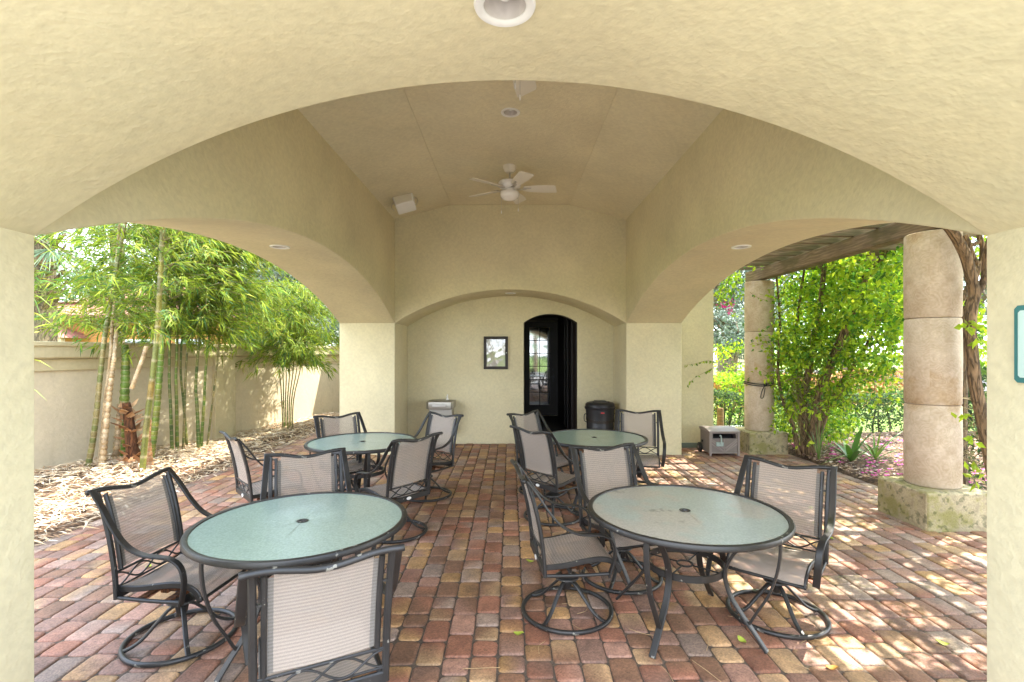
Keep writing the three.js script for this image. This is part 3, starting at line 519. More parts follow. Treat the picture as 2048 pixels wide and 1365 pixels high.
{
  const tables = [
    [-1.24, 2.98, 'clean green-glass table nearest the camera on the bamboo side', MAT.glassTop, 0.91],
    [1.108, 3.176, 'dusty stained glass table nearest the camera on the pergola side', MAT.glassDusty, 0.86],
    [-1.66, 5.61, 'far glass table on the bamboo side with four chairs round it', MAT.glassTop, 0.4],
    [0.985, 5.87, 'far glass table in front of the dark door', MAT.glassTop, 0.9]];
  let t0 = null;
  for (const [x, d, label, top, turn] of tables) {
    const t = t0 ? copyOf(t0, label, [x, 0, -d], turn) : makeTable(label, top);
    if (!t0) { t0 = t; t.position.set(x, 0, -d); t.rotation.y = turn; }
    t.traverse((o) => { if (o.name === 'glass_top') o.material = top; });
  }
  const chairs = [                                                 // x, d, and the way it faces (to the right, away)
    [-1.985, 3.02, 0.99, -0.10, 'chair left of the near green-glass table, its sling facing right'],
    [-0.835, 2.165, -0.45, 0.89, 'nearest chair, seen from behind at the bottom edge of the photo'],
    [-1.45, 3.585, 0.42, -0.91, 'chair behind the near green-glass table, facing the camera'],
    [-1.10, 4.775, -0.78, 0.62, 'chair on the walkway side of the far bamboo-side table, seen from behind'],
    [-2.38, 4.87, 0.74, 0.67, 'edge-on chair between the bamboo bed and the far table'],
    [-1.93, 5.93, 0.65, -0.76, 'chair in front of the left pier, behind the far bamboo-side table'],
    [-1.01, 6.0, -0.60, -0.79, 'pale-lit chair in front of the drinking fountain'],
    [0.40, 6.18, 0.727, -0.687, 'chair just in front of the dark door recess'],
    [0.44, 5.22, 0.75, 0.66, 'chair with its back to the walkway at the table before the door'],
    [1.62, 6.29, -0.20, -0.98, 'chair in front of the black trash can'],
    [0.85, 3.83, 0.27, -0.96, 'chair behind the dusty glass table, facing the camera'],
    [0.375, 3.33, 0.99, 0.12, 'worn chair left of the dusty glass table, seen from its side'],
    [1.745, 3.28, -0.66, -0.75, 'chair right of the dusty glass table, nearest the pergola']];
  let c0 = null;
  for (const [x, d, fx, fd, label] of chairs) {
    const turn = Math.atan2(fx, -fd), c = c0 ? copyOf(c0, label, [x, 0, -d], turn) : makeChair(label);
    if (!c0) { c0 = c; c.position.set(x, 0, -d); c.rotation.y = turn; }
  }
}

// ---- ceiling fans
function makeFan(label) {
  const f = thing('ceiling_fan', label, 'ceiling fan', [0, 4.2, 0], 0, 'white five-blade ceiling fans');
  mesh('canopy', lathe([[0.005, 0], [0.082, 0], [0.084, -0.02], [0.072, -0.062], [0.045, -0.088], [0.005, -0.09]], 32), MAT.offWhite, f);
  mesh('downrod', new THREE.CylinderGeometry(0.0125, 0.0125, 0.12, 12).translate(0, -0.14, 0), MAT.nickel, f);
  mesh('motor', lathe([[0.005, -0.175], [0.035, -0.178], [0.06, -0.192], [0.125, -0.198], [0.142, -0.212], [0.142, -0.228], [0.136, -0.232], [0.140, -0.240], [0.130, -0.268], [0.095, -0.290], [0.062, -0.298], [0.062, -0.325], [0.115, -0.332], [0.118, -0.342], [0.005, -0.345]], 40), MAT.white, f);
  mesh('globe', lathe([[0.005, -0.343], [0.116, -0.343], [0.120, -0.362], [0.108, -0.395], [0.075, -0.422], [0.03, -0.434], [0.002, -0.435]], 36), MAT.globe, f);
  for (let k = 0; k < 5; k++) {
    const b = new THREE.Group(); b.name = 'blade_arm'; b.rotation.y = k * Math.PI * 2 / 5; f.add(b);
    const pts = [[0.17, -0.050], [0.30, -0.074], [0.44, -0.088], [0.53, -0.088], [0.562, -0.078], [0.600, 0.062], [0.585, 0.076], [0.44, 0.080], [0.28, 0.066], [0.17, 0.048]];
    mesh('blade', extrude(pts, 0.008, 0.002).rotateX(-Math.PI / 2).rotateX(-0.24).translate(0, -0.288, 0), MAT.offWhite, b);
    mesh('bracket', [strap([V(0.07, -0.285, 0), V(0.13, -0.296, 0), V(0.21, -0.287, 0)], 0.045, 0.010, V(0, 0, 1), 8), box(0.10, 0.007, 0.07, 0.215, -0.284, 0)], MAT.nickel, b);
  }
  for (const [x, l] of [[-0.105, 0.23], [0.105, 0.20]]) { const c = mesh('pull_chain', tube([V(x, -0.335, 0.02), V(x, -0.335 - l, 0.02)], 0.0022, 2, 5), MAT.nickel, f); mesh('pull_knob', lathe([[0.001, -0.335 - l], [0.005, -0.337 - l], [0.007, -0.36 - l], [0.004, -0.375 - l], [0.001, -0.376 - l]], 10).translate(x, 0, 0.02), MAT.white, c); }
  return f;
}
{
  const f = makeFan('white ceiling fan hanging near the back wall'); f.position.set(-0.01, 4.18, -6.60); f.rotation.y = 0.05; f.scale.setScalar(1.06);
  copyOf(f, 'white ceiling fan mostly hidden by the front arch, one blade showing', [0.03, 4.18, -3.56], 1.40);
}
// ---- recessed lights
{
  const mk = (label) => {
    const l = thing('recessed_light', label, 'ceiling light', [0, 0, 0], 0, 'white recessed ceiling lights');
    mesh('trim', lathe([[0.068, 0.02], [0.070, -0.003], [0.078, -0.008], [0.098, -0.007], [0.102, 0.001], [0.100, 0.004]], 40), MAT.white, l);
    mesh('reflector', lathe([[0.069, 0.0], [0.066, 0.035], [0.052, 0.075], [0.040, 0.10], [0.001, 0.105]], 32), MAT.baffle, l);
    mesh('bulb', lathe([[0.001, 0.022], [0.018, 0.026], [0.030, 0.042], [0.032, 0.058], [0.022, 0.085], [0.016, 0.10]], 20), MAT.globe, l);
    return l;
  };
  const first = mk('large recessed light in the front arch at the top of the photo'); first.position.set(-0.018, 2.826, -1.585); first.scale.setScalar(0.97);
  copyOf(first, 'recessed light in the tray ceiling between the two fans', [0, 4.176, -5.12]);
  copyOf(first, 'recessed light in the left side arch above the bamboo', [-2.40, 2.816, -5.2]);
  copyOf(first, 'recessed light in the right side arch beside the pergola', [2.40, 2.816, -5.2]);
  copyOf(first, 'recessed light in the rear arch above the notice frame', [0, 2.761, -8.88]);
}
// ---- loudspeaker box on the left slope of the ceiling
{
  const s = thing('loudspeaker', 'white wedge loudspeaker under the left slope of the ceiling', 'speaker', [-1.60, 3.90, -7.55], 0.10);
  const b = extrude([[-0.16, 0.0], [0.16, 0.0], [0.135, -0.24], [-0.135, -0.24]], 0.20, 0.02).rotateX(-0.50).rotateZ(0.30).translate(0, 0.09, 0);
  mesh('cabinet', b, MAT.white, s);
  mesh('grille', extrude([[-0.135, -0.02], [0.135, -0.02], [0.115, -0.22], [-0.115, -0.22]], 0.012, 0.004).translate(0, 0, 0.197).rotateX(-0.50).rotateZ(0.30).translate(0, 0.09, 0), MAT.offWhite, s);
  mesh('bracket', [strap([V(0.155, 0.02, 0.05), V(0.19, 0.06, 0.05), V(0.17, 0.145, 0.03), V(0, 0.145, 0.0), V(-0.17, 0.06, 0.0), V(-0.19, -0.02, 0.02), V(-0.15, -0.06, 0.05)], 0.03, 0.006, V(0, 0, 1), 18), box(0.06, 0.06, 0.06, 0, 0.14, 0)], MAT.nickel, s);
}
// ---- notice frame
{
  const n = thing('notice_frame', 'dark framed notice case with a wavy clear front on the back wall', 'notice case', [-0.275, 1.70, -D3 - 0.02]);
  const w = 0.455, h = 0.615, k = 0.052;
  mesh('frame', [box(w, k, 0.045, 0, h / 2 - k / 2, 0.022, 0.006), box(w, k, 0.045, 0, -h / 2 + k / 2, 0.022, 0.006), box(k, h - 2 * k, 0.045, -w / 2 + k / 2, 0, 0.0225), box(k, h - 2 * k, 0.045, w / 2 - k / 2, 0, 0.0225)], MAT.darkPaint, n);
  mesh('backing', box(w - 0.06, h - 0.06, 0.006, 0, 0, 0.006), MAT.cream, n);
  mesh('clear_cover', grid(24, 30, (u, v) => { const x = (u - 0.5) * (w - 0.09), y = (v - 0.5) * (h - 0.09); return [x, y, 0.024 + 0.005 * Math.cos((u - 0.5) * 3.1) * Math.cos((v - 0.5) * 3) + 0.0006 * Math.sin(u * 13 + v * 5) + 0.0005 * Math.sin(v * 17 - u * 6)]; }), MAT.acrylic, n);
  mesh('lock', new THREE.CylinderGeometry(0.008, 0.008, 0.01, 12).rotateX(Math.PI / 2).translate(w / 2 - k / 2, 0, 0.048), MAT.nickel, n);
}
// ---- drinking fountain
{
  const f = thing('drinking_fountain', 'stainless steel drinking fountain on the back wall', 'drinking fountain', [-1.275, 0, -D3 - 0.02]);
  mesh('cabinet', box(0.42, 0.44, 0.30, 0, 0.46, 0.155, 0.012), MAT.steel, f);
  const basin = [[-0.245, 0.0], [-0.245, -0.40], [-0.20, -0.445], [0.20, -0.445], [0.245, -0.40], [0.245, 0.0]];
  mesh('basin', extrude(basin, 0.135, 0.012).rotateX(-Math.PI / 2).translate(0, 0.685, 0), MAT.steel, f);
  mesh('bowl', lathe([[0.001, 0.8215], [0.10, 0.8215], [0.165, 0.829], [0.178, 0.834], [0.182, 0.832]], 32).scale(1.05, 1, 0.85).translate(0, 0, 0.22), MAT.steel, f);
  mesh('bubbler', [lathe([[0.001, 0.93], [0.008, 0.928], [0.012, 0.90], [0.014, 0.87], [0.026, 0.835], [0.028, 0.822]], 16).translate(0.10, 0, 0.12), tube([V(0.10, 0.87, 0.12), V(0.09, 0.885, 0.15), V(0.075, 0.88, 0.17)], 0.008, 8, 7)], MAT.white, f);
  mesh('push_bar', box(0.24, 0.038, 0.012, -0.01, 0.75, 0.450, 0.004), MAT.nickel, f);
}
// ---- trash can
{
  const c = thing('trash_can', 'round black plastic trash can with a domed lid beside the door', 'trash can', [1.60, 0, -8.93]);
  mesh('barrel', lathe([[0.001, 0.005], [0.205, 0.005], [0.212, 0.02], [0.222, 0.25], [0.230, 0.33], [0.236, 0.335], [0.238, 0.345], [0.240, 0.40], [0.236, 0.41], [0.248, 0.60], [0.252, 0.70], [0.262, 0.705], [0.262, 0.73], [0.250, 0.735]], 44), MAT.blackPlastic, c);
  mesh('lid', lathe([[0.266, 0.70], [0.276, 0.72], [0.276, 0.738], [0.262, 0.748], [0.256, 0.790], [0.235, 0.815], [0.16, 0.832], [0.06, 0.838], [0.001, 0.838]], 44), MAT.blackPlastic, c);
  mesh('lid_boss', [box(0.20, 0.03, 0.16, 0, 0.838, 0, 0.01), box(0.30, 0.018, 0.05, 0, 0.835, 0.09, 0.006)], MAT.blackPlastic, c);
  const bag = []; for (let i = 0; i <= 14; i++) { const a = -0.2 + i / 14 * 3.5; bag.push(V(Math.cos(a) * 0.246, 0.44 - 0.05 * Math.sin(i / 14 * Math.PI) + 0.10, Math.sin(a) * 0.246)); }
  mesh('band', strap(bag, 0.05, 0.006, V(0, 1, 0), 28), MAT.darkPaint, c);
  for (const s of [-1, 1]) mesh('handle', strap([V(s * 0.25, 0.62, 0.04), V(s * 0.285, 0.60, 0.03), V(s * 0.285, 0.50, 0.03), V(s * 0.243, 0.47, 0.04)], 0.03, 0.012, V(0, 0, 1), 12), MAT.blackPlastic, c);
  mesh('badge', box(0.062, 0.022, 0.004, -0.0, 0.655, 0.2525, 0.0015), MAT.red, c);
}
// ---- hose box
{
  const b = thing('hose_box', 'taupe plastic hose reel box with a hand crank and wheels', 'hose box', [3.54, 0, -8.47]);
  const w = 0.49, h = 0.37, dp = 0.40;
  mesh('body', [box(w, h - 0.02, 0.02, 0, 0.03 + h / 2, -dp / 2 + 0.01), box(0.02, h - 0.02, dp - 0.04, -w / 2 + 0.01, 0.03 + h / 2, 0), box(0.02, h - 0.02, dp - 0.04, w / 2 - 0.01, 0.03 + h / 2, 0), box(w - 0.04, 0.02, dp - 0.04, 0, 0.06, 0)], MAT.boxPlastic, b);
  const f = mesh('front_panel', [box(w, 0.245, 0.02, 0, 0.1625, dp / 2 - 0.01), box(0.055, 0.10, 0.02, -w / 2 + 0.0275, 0.335, dp / 2 - 0.01), box(0.055, 0.10, 0.02, w / 2 - 0.0275, 0.335, dp / 2 - 0.01), box(w - 0.11, 0.02, 0.02, 0, 0.375, dp / 2 - 0.01)], MAT.boxPlastic, b);
  mesh('frame_bar', [box(0.035, 0.40, 0.03, -w / 2 + 0.012, 0.20, dp / 2), box(0.035, 0.40, 0.03, w / 2 - 0.012, 0.20, dp / 2), box(w - 0.06, 0.02, 0.012, 0, 0.05, dp / 2 + 0.003), box(0.012, 0.235, 0.008, 0, 0.165, dp / 2 + 0.003)], MAT.boxLid, b);
  for (const sx of [-1, 1]) for (let k = 0; k < 5; k++) {              // chevron boards, two diamonds of slanted slats
    const up = k * 0.048 - 0.10, m = box(0.27, 0.034, 0.008, 0, 0, 0, 0.002).rotateZ(sx * 0.72).translate(sx * 0.108, 0.165 + up * 0.55, dp / 2 + 0.0025 + k * 0.0004);
    m.scale(1, 1, 1); const p = m.attributes.position; for (let i = 0; i < p.count; i++) { p.setY(i, clamp(p.getY(i), 0.062, 0.272)); p.setX(i, sx * clamp(sx * p.getX(i), 0.010, 0.215)); }
    mesh('slat', m, k % 2 ? MAT.boxPlastic : MAT.boxLid, f);
  }
  mesh('reel', new THREE.CylinderGeometry(0.11, 0.11, w - 0.1, 20).rotateZ(Math.PI / 2).translate(0, 0.23, -0.02), MAT.blackPlastic, b);
  mesh('lid', extrude([[-dp / 2 - 0.02, 0.0], [dp / 2 + 0.025, 0.0], [dp / 2 + 0.025, 0.018], [0.10, 0.048], [-0.06, 0.058], [-dp / 2 - 0.02, 0.046]], w + 0.03, 0.006).rotateY(-Math.PI / 2).scale(1, 1, 1).translate(w / 2 + 0.015, 0.388, 0), MAT.boxLid, b);
  mesh('crank', [tube([V(-0.08, 0.33, dp / 2), V(-0.08, 0.34, dp / 2 + 0.05), V(-0.078, 0.30, dp / 2 + 0.065), V(-0.078, 0.20, dp / 2 + 0.07)], 0.011, 14, 7), box(0.12, 0.07, 0.03, -0.085, 0.195, dp / 2 + 0.02, 0.008)], MAT.pvc, b);
  for (const s of [-1, 1]) { const wl = mesh('wheel', lathe([[0.02, -0.022], [0.07, -0.024], [0.082, -0.015], [0.082, 0.015], [0.07, 0.024], [0.02, 0.022]], 24).rotateZ(Math.PI / 2).translate(s * (w / 2 + 0.035), 0.085, -dp / 2 + 0.06), MAT.blackPlastic, b); mesh('wheel_hub', new THREE.CylinderGeometry(0.026, 0.026, 0.05, 14).rotateZ(Math.PI / 2).translate(s * (w / 2 + 0.036), 0.085, -dp / 2 + 0.06), MAT.boxLid, wl); }
  mesh('side_catch', box(0.02, 0.04, 0.05, -w / 2 - 0.01, 0.20, -0.1, 0.006), MAT.blackPlastic, b);
}
// ---- timber stake, rope, sign, pipe
single('timber_stake', lathe([[0.001, 0], [0.062, 0], [0.060, 0.70], [0.052, 0.72], [0.001, 0.722]], 20).translate(4.03, -0.08, -9.6), MAT.post, 'short round timber stake beside the hedge', 'stake');
single('drain_pipe', tube([V(3.72, 0.09, -10.5), V(4.3, 0.09, -10.6), V(5.2, 0.09, -10.75)], 0.055, 8, 10), MAT.pvc, 'pale green pipe lying behind the timber stake', 'pipe');
{
  const r = rope(1.185, 0.242), g = [];
  function rope(y, R) { const p = []; for (let i = 0; i < 26; i++) { const a = i / 26 * Math.PI * 2; p.push(V(4.33 + Math.cos(a) * R, y + 0.014 * Math.sin(a * 2 + 1), -8.70 + Math.sin(a) * R)); } return p; }
  g.push(tube(r, 0.009, 60, 6, true), tube(rope(1.155, 0.243), 0.009, 60, 6, true));
  const k = V(4.33 - 0.02, 1.165, -8.70 + 0.252);
  g.push(new THREE.TorusGeometry(0.022, 0.011, 6, 14).translate(k.x, k.y, k.z), tube([k, k.clone().add(V(-0.06, -0.10, 0.01)), k.clone().add(V(-0.08, -0.22, 0.0)), k.clone().add(V(-0.04, -0.21, 0.01)), k.clone().add(V(-0.01, -0.05, 0.01))], 0.007, 22, 6), tube([k, k.clone().add(V(0.07, 0.02, 0.0)), k.clone().add(V(0.13, 0.05, -0.03))], 0.006, 10, 5));
  single('tied_rope', g, MAT.rope, 'black cord knotted round the far stone column', 'rope');
}
{
  const s = thing('wall_sign', 'teal framed sign cut off by the right edge of the photo', 'sign', [HW - 0.004, 1.757, -1.63], -Math.PI / 2);
  const oct = (w, h, c) => [[-w, -h + c], [-w + c, -h], [w - c, -h], [w, -h + c], [w, h - c], [w - c, h], [-w + c, h], [-w, h - c]];
  mesh('border', extrude(oct(0.276, 0.146, 0.012), 0.012, 0.003), MAT.teal, s);
  mesh('panel', extrude(oct(0.256, 0.126, 0.008), 0.005, 0.001).translate(0, 0, 0.012), MAT.mint, s);
}
// ---- litter on the paving
{
  const r = rng(551);
  for (const [x, d] of [[0.05, 3.05], [1.38, 2.98], [0.16, 4.1], [2.55, 2.95], [2.25, 4.4], [2.95, 4.6], [1.75, 2.72], [3.3, 5.5], [-2.9, 4.0], [3.05, 5.0]]) {
    const a = r() * 6.28, w = 0.022, g = grid(4, 6, (u, v) => { const k = Math.sin(v * Math.PI) ** 0.8, X = (u - 0.5) * 2 * w * k, Z = (v - 0.5) * 0.065; return [X, 0.008 + 0.010 * Math.abs(u - 0.5) + 0.006 * Math.cos(v * 5), Z]; }).rotateY(a).translate(x, 0, -d);
    single('fallen_leaf', g, r() < 0.6 ? MAT_LEAF(0.36, 0.42, 0.05) : MAT_LEAF(0.45, 0.22, 0.04), 'small dropped leaf lying on the pavers', 'leaf', 'dropped leaves on the pavers');
  }
  function MAT_LEAF(a, b, c) { return std({ color: lin(a, b, c), roughness: 0.7 }); }
  const straw = std({ color: lin(0.45, 0.31, 0.16), roughness: 0.8 });
  for (let i = 0; i < 22; i++) {
    const spots = [[1.75, 3.05, 0.32], [1.75, 3.0, 0.3], [1.62, 2.95, 0.3], [0.5, 3.2, 0.3], [0.33, 3.5, 0.3], [0.7, 2.9, 0.4], [0.1, 2.8, 0.5], [1.2, 2.75, 0.5], [2.9, 4.6, 0.6], [2.6, 5.0, 0.6], [-0.55, 4.6, 0.4]], [sx, sd, sp] = spots[i % 11];
    const x = sx + (r() - 0.5) * sp, d = sd + (r() - 0.5) * sp, a = r() * 6.28, l = 0.10 + r() * 0.12, bend = (r() - 0.5) * 0.06;
    single('dry_needle', tube([V(x, 0.006, -d), V(x + Math.cos(a) * l / 2 - Math.sin(a) * bend, 0.009, -d + Math.sin(a) * l / 2 + Math.cos(a) * bend), V(x + Math.cos(a) * l, 0.006, -d + Math.sin(a) * l)], 0.0017, 8, 4), straw, 'thin dry needle lying on the pavers', 'needle', 'dry needles on the pavers');
  }
}

// ================================================================ PLANTS
// ---- bamboo
const BLEAF = [[0.36, 0.46, 0.035], [0.24, 0.38, 0.04], [0.13, 0.28, 0.05], [0.46, 0.52, 0.05], [0.08, 0.21, 0.07], [0.50, 0.44, 0.07]];
function culmGeo(pts, r0, r1, step, bulge, cols, seed) {
  r0 *= 0.82; r1 *= 0.82; const c = curve(pts), len = c.getLength(), r = rng(seed), N = Math.max(3, Math.round(len / step)), rad = 9, prof = [[0, 1.13], [0.10, 0.97], [0.3, 1 + bulge * 0.8], [0.6, 1 + bulge], [0.88, 1.0]], pos = [], col = [], idx = [];
  const rings = []; for (let i = 0; i < N; i++) { const tone = cols[Math.floor(r() * cols.length)], k = 0.8 + r() * 0.35; prof.forEach(([f, m], q) => rings.push([(i + f) / N, m, q === 0 ? tint(lerp3(tone, [0.55, 0.45, 0.28], 0.65), 1) : tint(tone, k)])); }
  rings.push([1, 1, cols[0]]);
  for (const [t, m, cl] of rings) {
    const p = c.getPoint(t), tg = c.getTangent(t), a = V(0, 0, 1).cross(tg).normalize(), b = V().crossVectors(tg, a), R = mix(r0, r1, t) * m;
    for (let j = 0; j < rad; j++) { const q = j / rad * 6.2832, s = Math.sin(q * 3 + t * 3) > 0.75 ? 1.25 : 1; pos.push(p.x + R * (Math.cos(q) * a.x + Math.sin(q) * b.x), p.y + R * (Math.cos(q) * a.y + Math.sin(q) * b.y), p.z + R * (Math.cos(q) * a.z + Math.sin(q) * b.z)); col.push(...tint(cl, s)); }
  }
  const n = rings.length;
  for (let i = 0; i < n - 1; i++) for (let j = 0; j < rad; j++) { const a = i * rad + j, b = i * rad + (j + 1) % rad; idx.push(a, a + rad, b, b, a + rad, b + rad); }
  pos.push(...c.getPoint(1).toArray()); col.push(...cols[0]); for (let j = 0; j < rad; j++) idx.push(n * rad, (n - 1) * rad + (j + 1) % rad, (n - 1) * rad + j);
  const g = new THREE.BufferGeometry(); g.setAttribute('position', new THREE.Float32BufferAttribute(pos, 3)); g.setAttribute('color', new THREE.Float32BufferAttribute(col, 3)); g.setIndex(idx); g.computeVertexNormals();
  return g;
}
function bamboo(label, culms, o, seed) {
  const r = rng(seed), t = thing('bamboo_clump', label, 'bamboo', [0, 0, 0], 0, 'bamboo clumps along the garden wall'), lf = [], tw = [];
  culms.forEach(([pts, r0, r1, step, bulge, cols, leafFrom], ci) => {
    mesh('culm', culmGeo(pts, r0, r1, step, bulge, cols, seed + ci), MAT.culm, t);
    if (leafFrom == null) return;
    const c = curve(pts), len = c.getLength(), n = Math.round(len / o.gap);
    for (let i = 0; i < n; i++) {
      const p = c.getPoint((i + r()) / n); if (p.y < leafFrom) continue;
      for (let b = 0; b < o.branches; b++) {
        const a = r() * 6.283, L = o.len * (0.45 + r() * 0.9), dir = V(Math.cos(a), 0.25 + r() * 0.7, Math.sin(a)).normalize(), q = p.clone(), path = [p.clone()];
        const steps = 5;
        for (let s = 1; s <= steps; s++) {
          dir.y -= o.droop * (0.6 + r() * 0.8); dir.normalize(); q.addScaledVector(dir, L / steps); path.push(q.clone());
          if (q.x < wallX(-q.z) + 0.05 && q.y < 1.9) break;
          for (let f = 0; f < o.fans; f++) {
            const m = 3 + Math.floor(r() * 4), fd = dir.clone().addScaledVector(rdir(r), 0.7).normalize();
            for (let k = 0; k < m; k++) {
              const ld = fd.clone().addScaledVector(rdir(r), 0.55); ld.y -= 0.35; ld.normalize();
              const pp = q.clone().addScaledVector(rdir(r), 0.05); if (pp.y < 0.5) continue;
              lf.push({ p: pp, dir: ld, side: V().crossVectors(ld, rdir(r)), len: o.leaf * (0.6 + r() * 0.7), wid: o.leaf * (0.085 + r() * 0.05), col: tint(BLEAF[Math.floor(r() * r() * 6)], 0.45 + r() * 0.75) });
            }
          }
        }
        if (path.length > 2) tw.push(limb(path, [0.0045, 0.0015], 6, 3));
      }
    }
  });
  const tm = mesh('twig', tw, MAT.twig, t); tm.userData.kind = 'stuff';
  const fm = mesh('foliage', leaves(lf), MAT.bambooLeaf, t); fm.userData.kind = 'stuff';
  return t;
}
{
  const G = [[0.15, 0.25, 0.035], [0.20, 0.29, 0.04], [0.27, 0.30, 0.05]], Y = [[0.34, 0.30, 0.06], [0.22, 0.24, 0.05], [0.40, 0.28, 0.07]], TN = [[0.62, 0.45, 0.25], [0.68, 0.52, 0.32], [0.55, 0.38, 0.20]], DK = [[0.11, 0.18, 0.03], [0.17, 0.23, 0.04], [0.24, 0.25, 0.06]], OL = [[0.24, 0.22, 0.07], [0.17, 0.19, 0.05], [0.30, 0.24, 0.09]];
  const up = (bx, by, d, list) => [[bx, by, d], ...list].map(([x, y, dd]) => at(x, y, dd ?? d));
  const a = bamboo('tall bamboo clump nearest the camera with swollen ringed canes', [
    [up(174, 946, 6.9, [[190, 850], [206, 700], [222, 600], [245, 471], [262, 400]]), 0.044, 0.020, 0.085, 0.13, OL, 2.0],
    [up(203, 944, 6.95, [[212, 850], [222, 760], [229, 706], [234, 640, 7.2]]), 0.046, 0.022, 0.064, 0.30, TN, null],
    [up(198, 936, 7.1, [[210, 810], [222, 697], [226, 618], [236, 480], [239, 410]]), 0.034, 0.016, 0.20, 0.03, TN, 1.9],
    [up(243, 912, 7.6, [[248, 820], [251, 728], [250, 690]]), 0.082, 0.050, 0.075, 0.16, G, null],
    [up(231, 924, 7.3, [[236, 860], [239, 808]]), 0.050, 0.034, 0.07, 0.28, TN, null],
    [up(283, 956, 6.8, [[292, 860], [302, 776], [312, 690], [317, 618], [321, 540], [324, 471], [327, 410]]), 0.046, 0.034, 0.24, 0.02, [...Y, OL[0]], 2.1],
    [up(300, 920, 7.35, [[310, 850], [318, 760], [325, 657], [332, 520], [334, 471], [339, 415]]), 0.056, 0.034, 0.075, 0.12, G, 2.0],
    [up(263, 778, 6.85, [[275, 745], [286, 715], [293, 693]]), 0.032, 0.030, 0.06, 0.18, TN, null],
    [up(300, 935, 7.0, [[296, 880], [298, 840]]), 0.05, 0.03, 0.06, 0.15, [[0.42, 0.22, 0.10]], null],
  ], { gap: 0.125, branches: 3, len: 1.25, droop: 0.13, fans: 2, leaf: 0.165 }, 1201);
  const husk = [[0.40, 0.21, 0.10], [0.52, 0.32, 0.17], [0.30, 0.15, 0.07]], r = rng(8), hg = [];   // papery brown culm sheaths round the leaning stump
  mesh('stump', limb([at(268, 940, 7.2), at(262, 880, 7.2), at(256, 830, 7.2), at(252, 806, 7.2)], [0.09, 0.075, 0.06, 0.05], 10, 9), MAT.rust, a);
  for (let i = 0; i < 46; i++) { const v = r(), c = at(mix(268, 252, v), mix(930, 806, v), 7.2), an = r() * 6.28, dir = V(Math.cos(an), 0.5 + r() * 0.9, Math.sin(an)); hg.push({ p: c.addScaledVector(V(Math.cos(an), 0, Math.sin(an)), 0.05), dir, side: V(-Math.sin(an), 0, Math.cos(an)), len: 0.14 + r() * 0.14, wid: 0.08 + r() * 0.06, col: tint(husk[i % 3], 0.8 + r() * 0.5) }); }
  for (let i = 0; i < 30; i++) { const an = r() * 6.28, c = at(mix(240, 300, r()), mix(925, 955, r()), 7.0); hg.push({ p: c, dir: V(Math.cos(an), 0.3 + r() * 1.2, Math.sin(an)), side: V(-Math.sin(an), 0, Math.cos(an)), len: 0.12 + r() * 0.16, wid: 0.05 + r() * 0.06, col: tint(husk[i % 3], 0.8 + r() * 0.5) }); }
  mesh('sheath', leaves(hg), MAT.litter, a).userData.kind = 'stuff';
  const bl = [], bt = [];                                             // a low side branch that reaches in beside the near pier
  for (const [px, py, qx, qy] of [[66, 478, 118, 508], [60, 585, 112, 610], [64, 590, 82, 626], [58, 622, 106, 640], [62, 718, 106, 728], [60, 776, 92, 792], [70, 560, 130, 566]]) { const a0 = at(px, py, 4.9), b0 = at(qx, qy, 4.8), dd = b0.clone().sub(a0); bl.push({ p: a0, dir: dd, side: V(0.2, 0.6, 0.8), len: dd.length() * 1.1, wid: 0.026, col: BLEAF[bl.length % 4] }); bt.push(limb([at(20, py - 10, 5.4), at(45, py - 6, 5.1), a0], [0.005, 0.002], 6, 4)); }
  bt.push(limb([V(-5.95, 0.05, -5.0), V(-5.7, 1.0, -5.15), V(-5.45, 2.0, -5.3), V(-5.42, 3.1, -5.4)], [0.016, 0.006], 14, 6));
  for (const g of bt) mesh('side_branch', g, MAT.twig, a); mesh('long_leaf', leaves(bl), MAT.bambooLeaf, a).userData.kind = 'stuff';
  const thin = (bx, by, d, tx, ty, h) => up(bx, by, d, [[mix(bx, tx, 0.5), mix(by, ty, 0.5)], [tx, ty], [tx + h * 0.35, ty - 130], [tx + h * 1.1, ty - 240], [tx + h * 1.8, ty - 310]]);
  bamboo('cluster of slim dark green bamboo canes beside the wall pilaster', [
    [thin(344, 903, 8.2, 338, 737, 14), 0.032, 0.012, 0.10, 0.06, DK, 1.75], [thin(354, 905, 8.3, 352, 735, 22), 0.034, 0.012, 0.10, 0.06, G, 1.8], [thin(373, 890, 8.5, 361, 728, 30), 0.026, 0.010, 0.12, 0.04, DK, 1.75],
    [thin(366, 900, 8.35, 372, 730, 36), 0.024, 0.010, 0.12, 0.04, OL, 1.9], [thin(397, 898, 8.4, 392, 756, 42), 0.036, 0.012, 0.09, 0.08, DK, 1.9], [thin(402, 895, 8.45, 413, 720, 52), 0.030, 0.012, 0.10, 0.06, G, 1.8],
    [thin(414, 893, 8.5, 434, 725, 40), 0.020, 0.009, 0.14, 0.03, OL, 1.9]], { gap: 0.12, branches: 5, len: 1.25, droop: 0.15, fans: 2, leaf: 0.17 }, 2303);
  bamboo('small feathery bamboo farthest along the wall', [0, 1, 2, 3, 4, 5, 6].map((i) => [up(566 + i * 3, 868 - (i % 2) * 4, 10.3 + (i % 3) * 0.12, [[563 + i * 4, 800], [558 + i * 7, 740], [542 + i * 12, 660], [515 + i * 18, 580]]), 0.017, 0.006, 0.12, 0.03, i % 2 ? G : OL, 1.45]), { gap: 0.11, branches: 3, len: 0.95, droop: 0.20, fans: 2, leaf: 0.17 }, 3407);
}

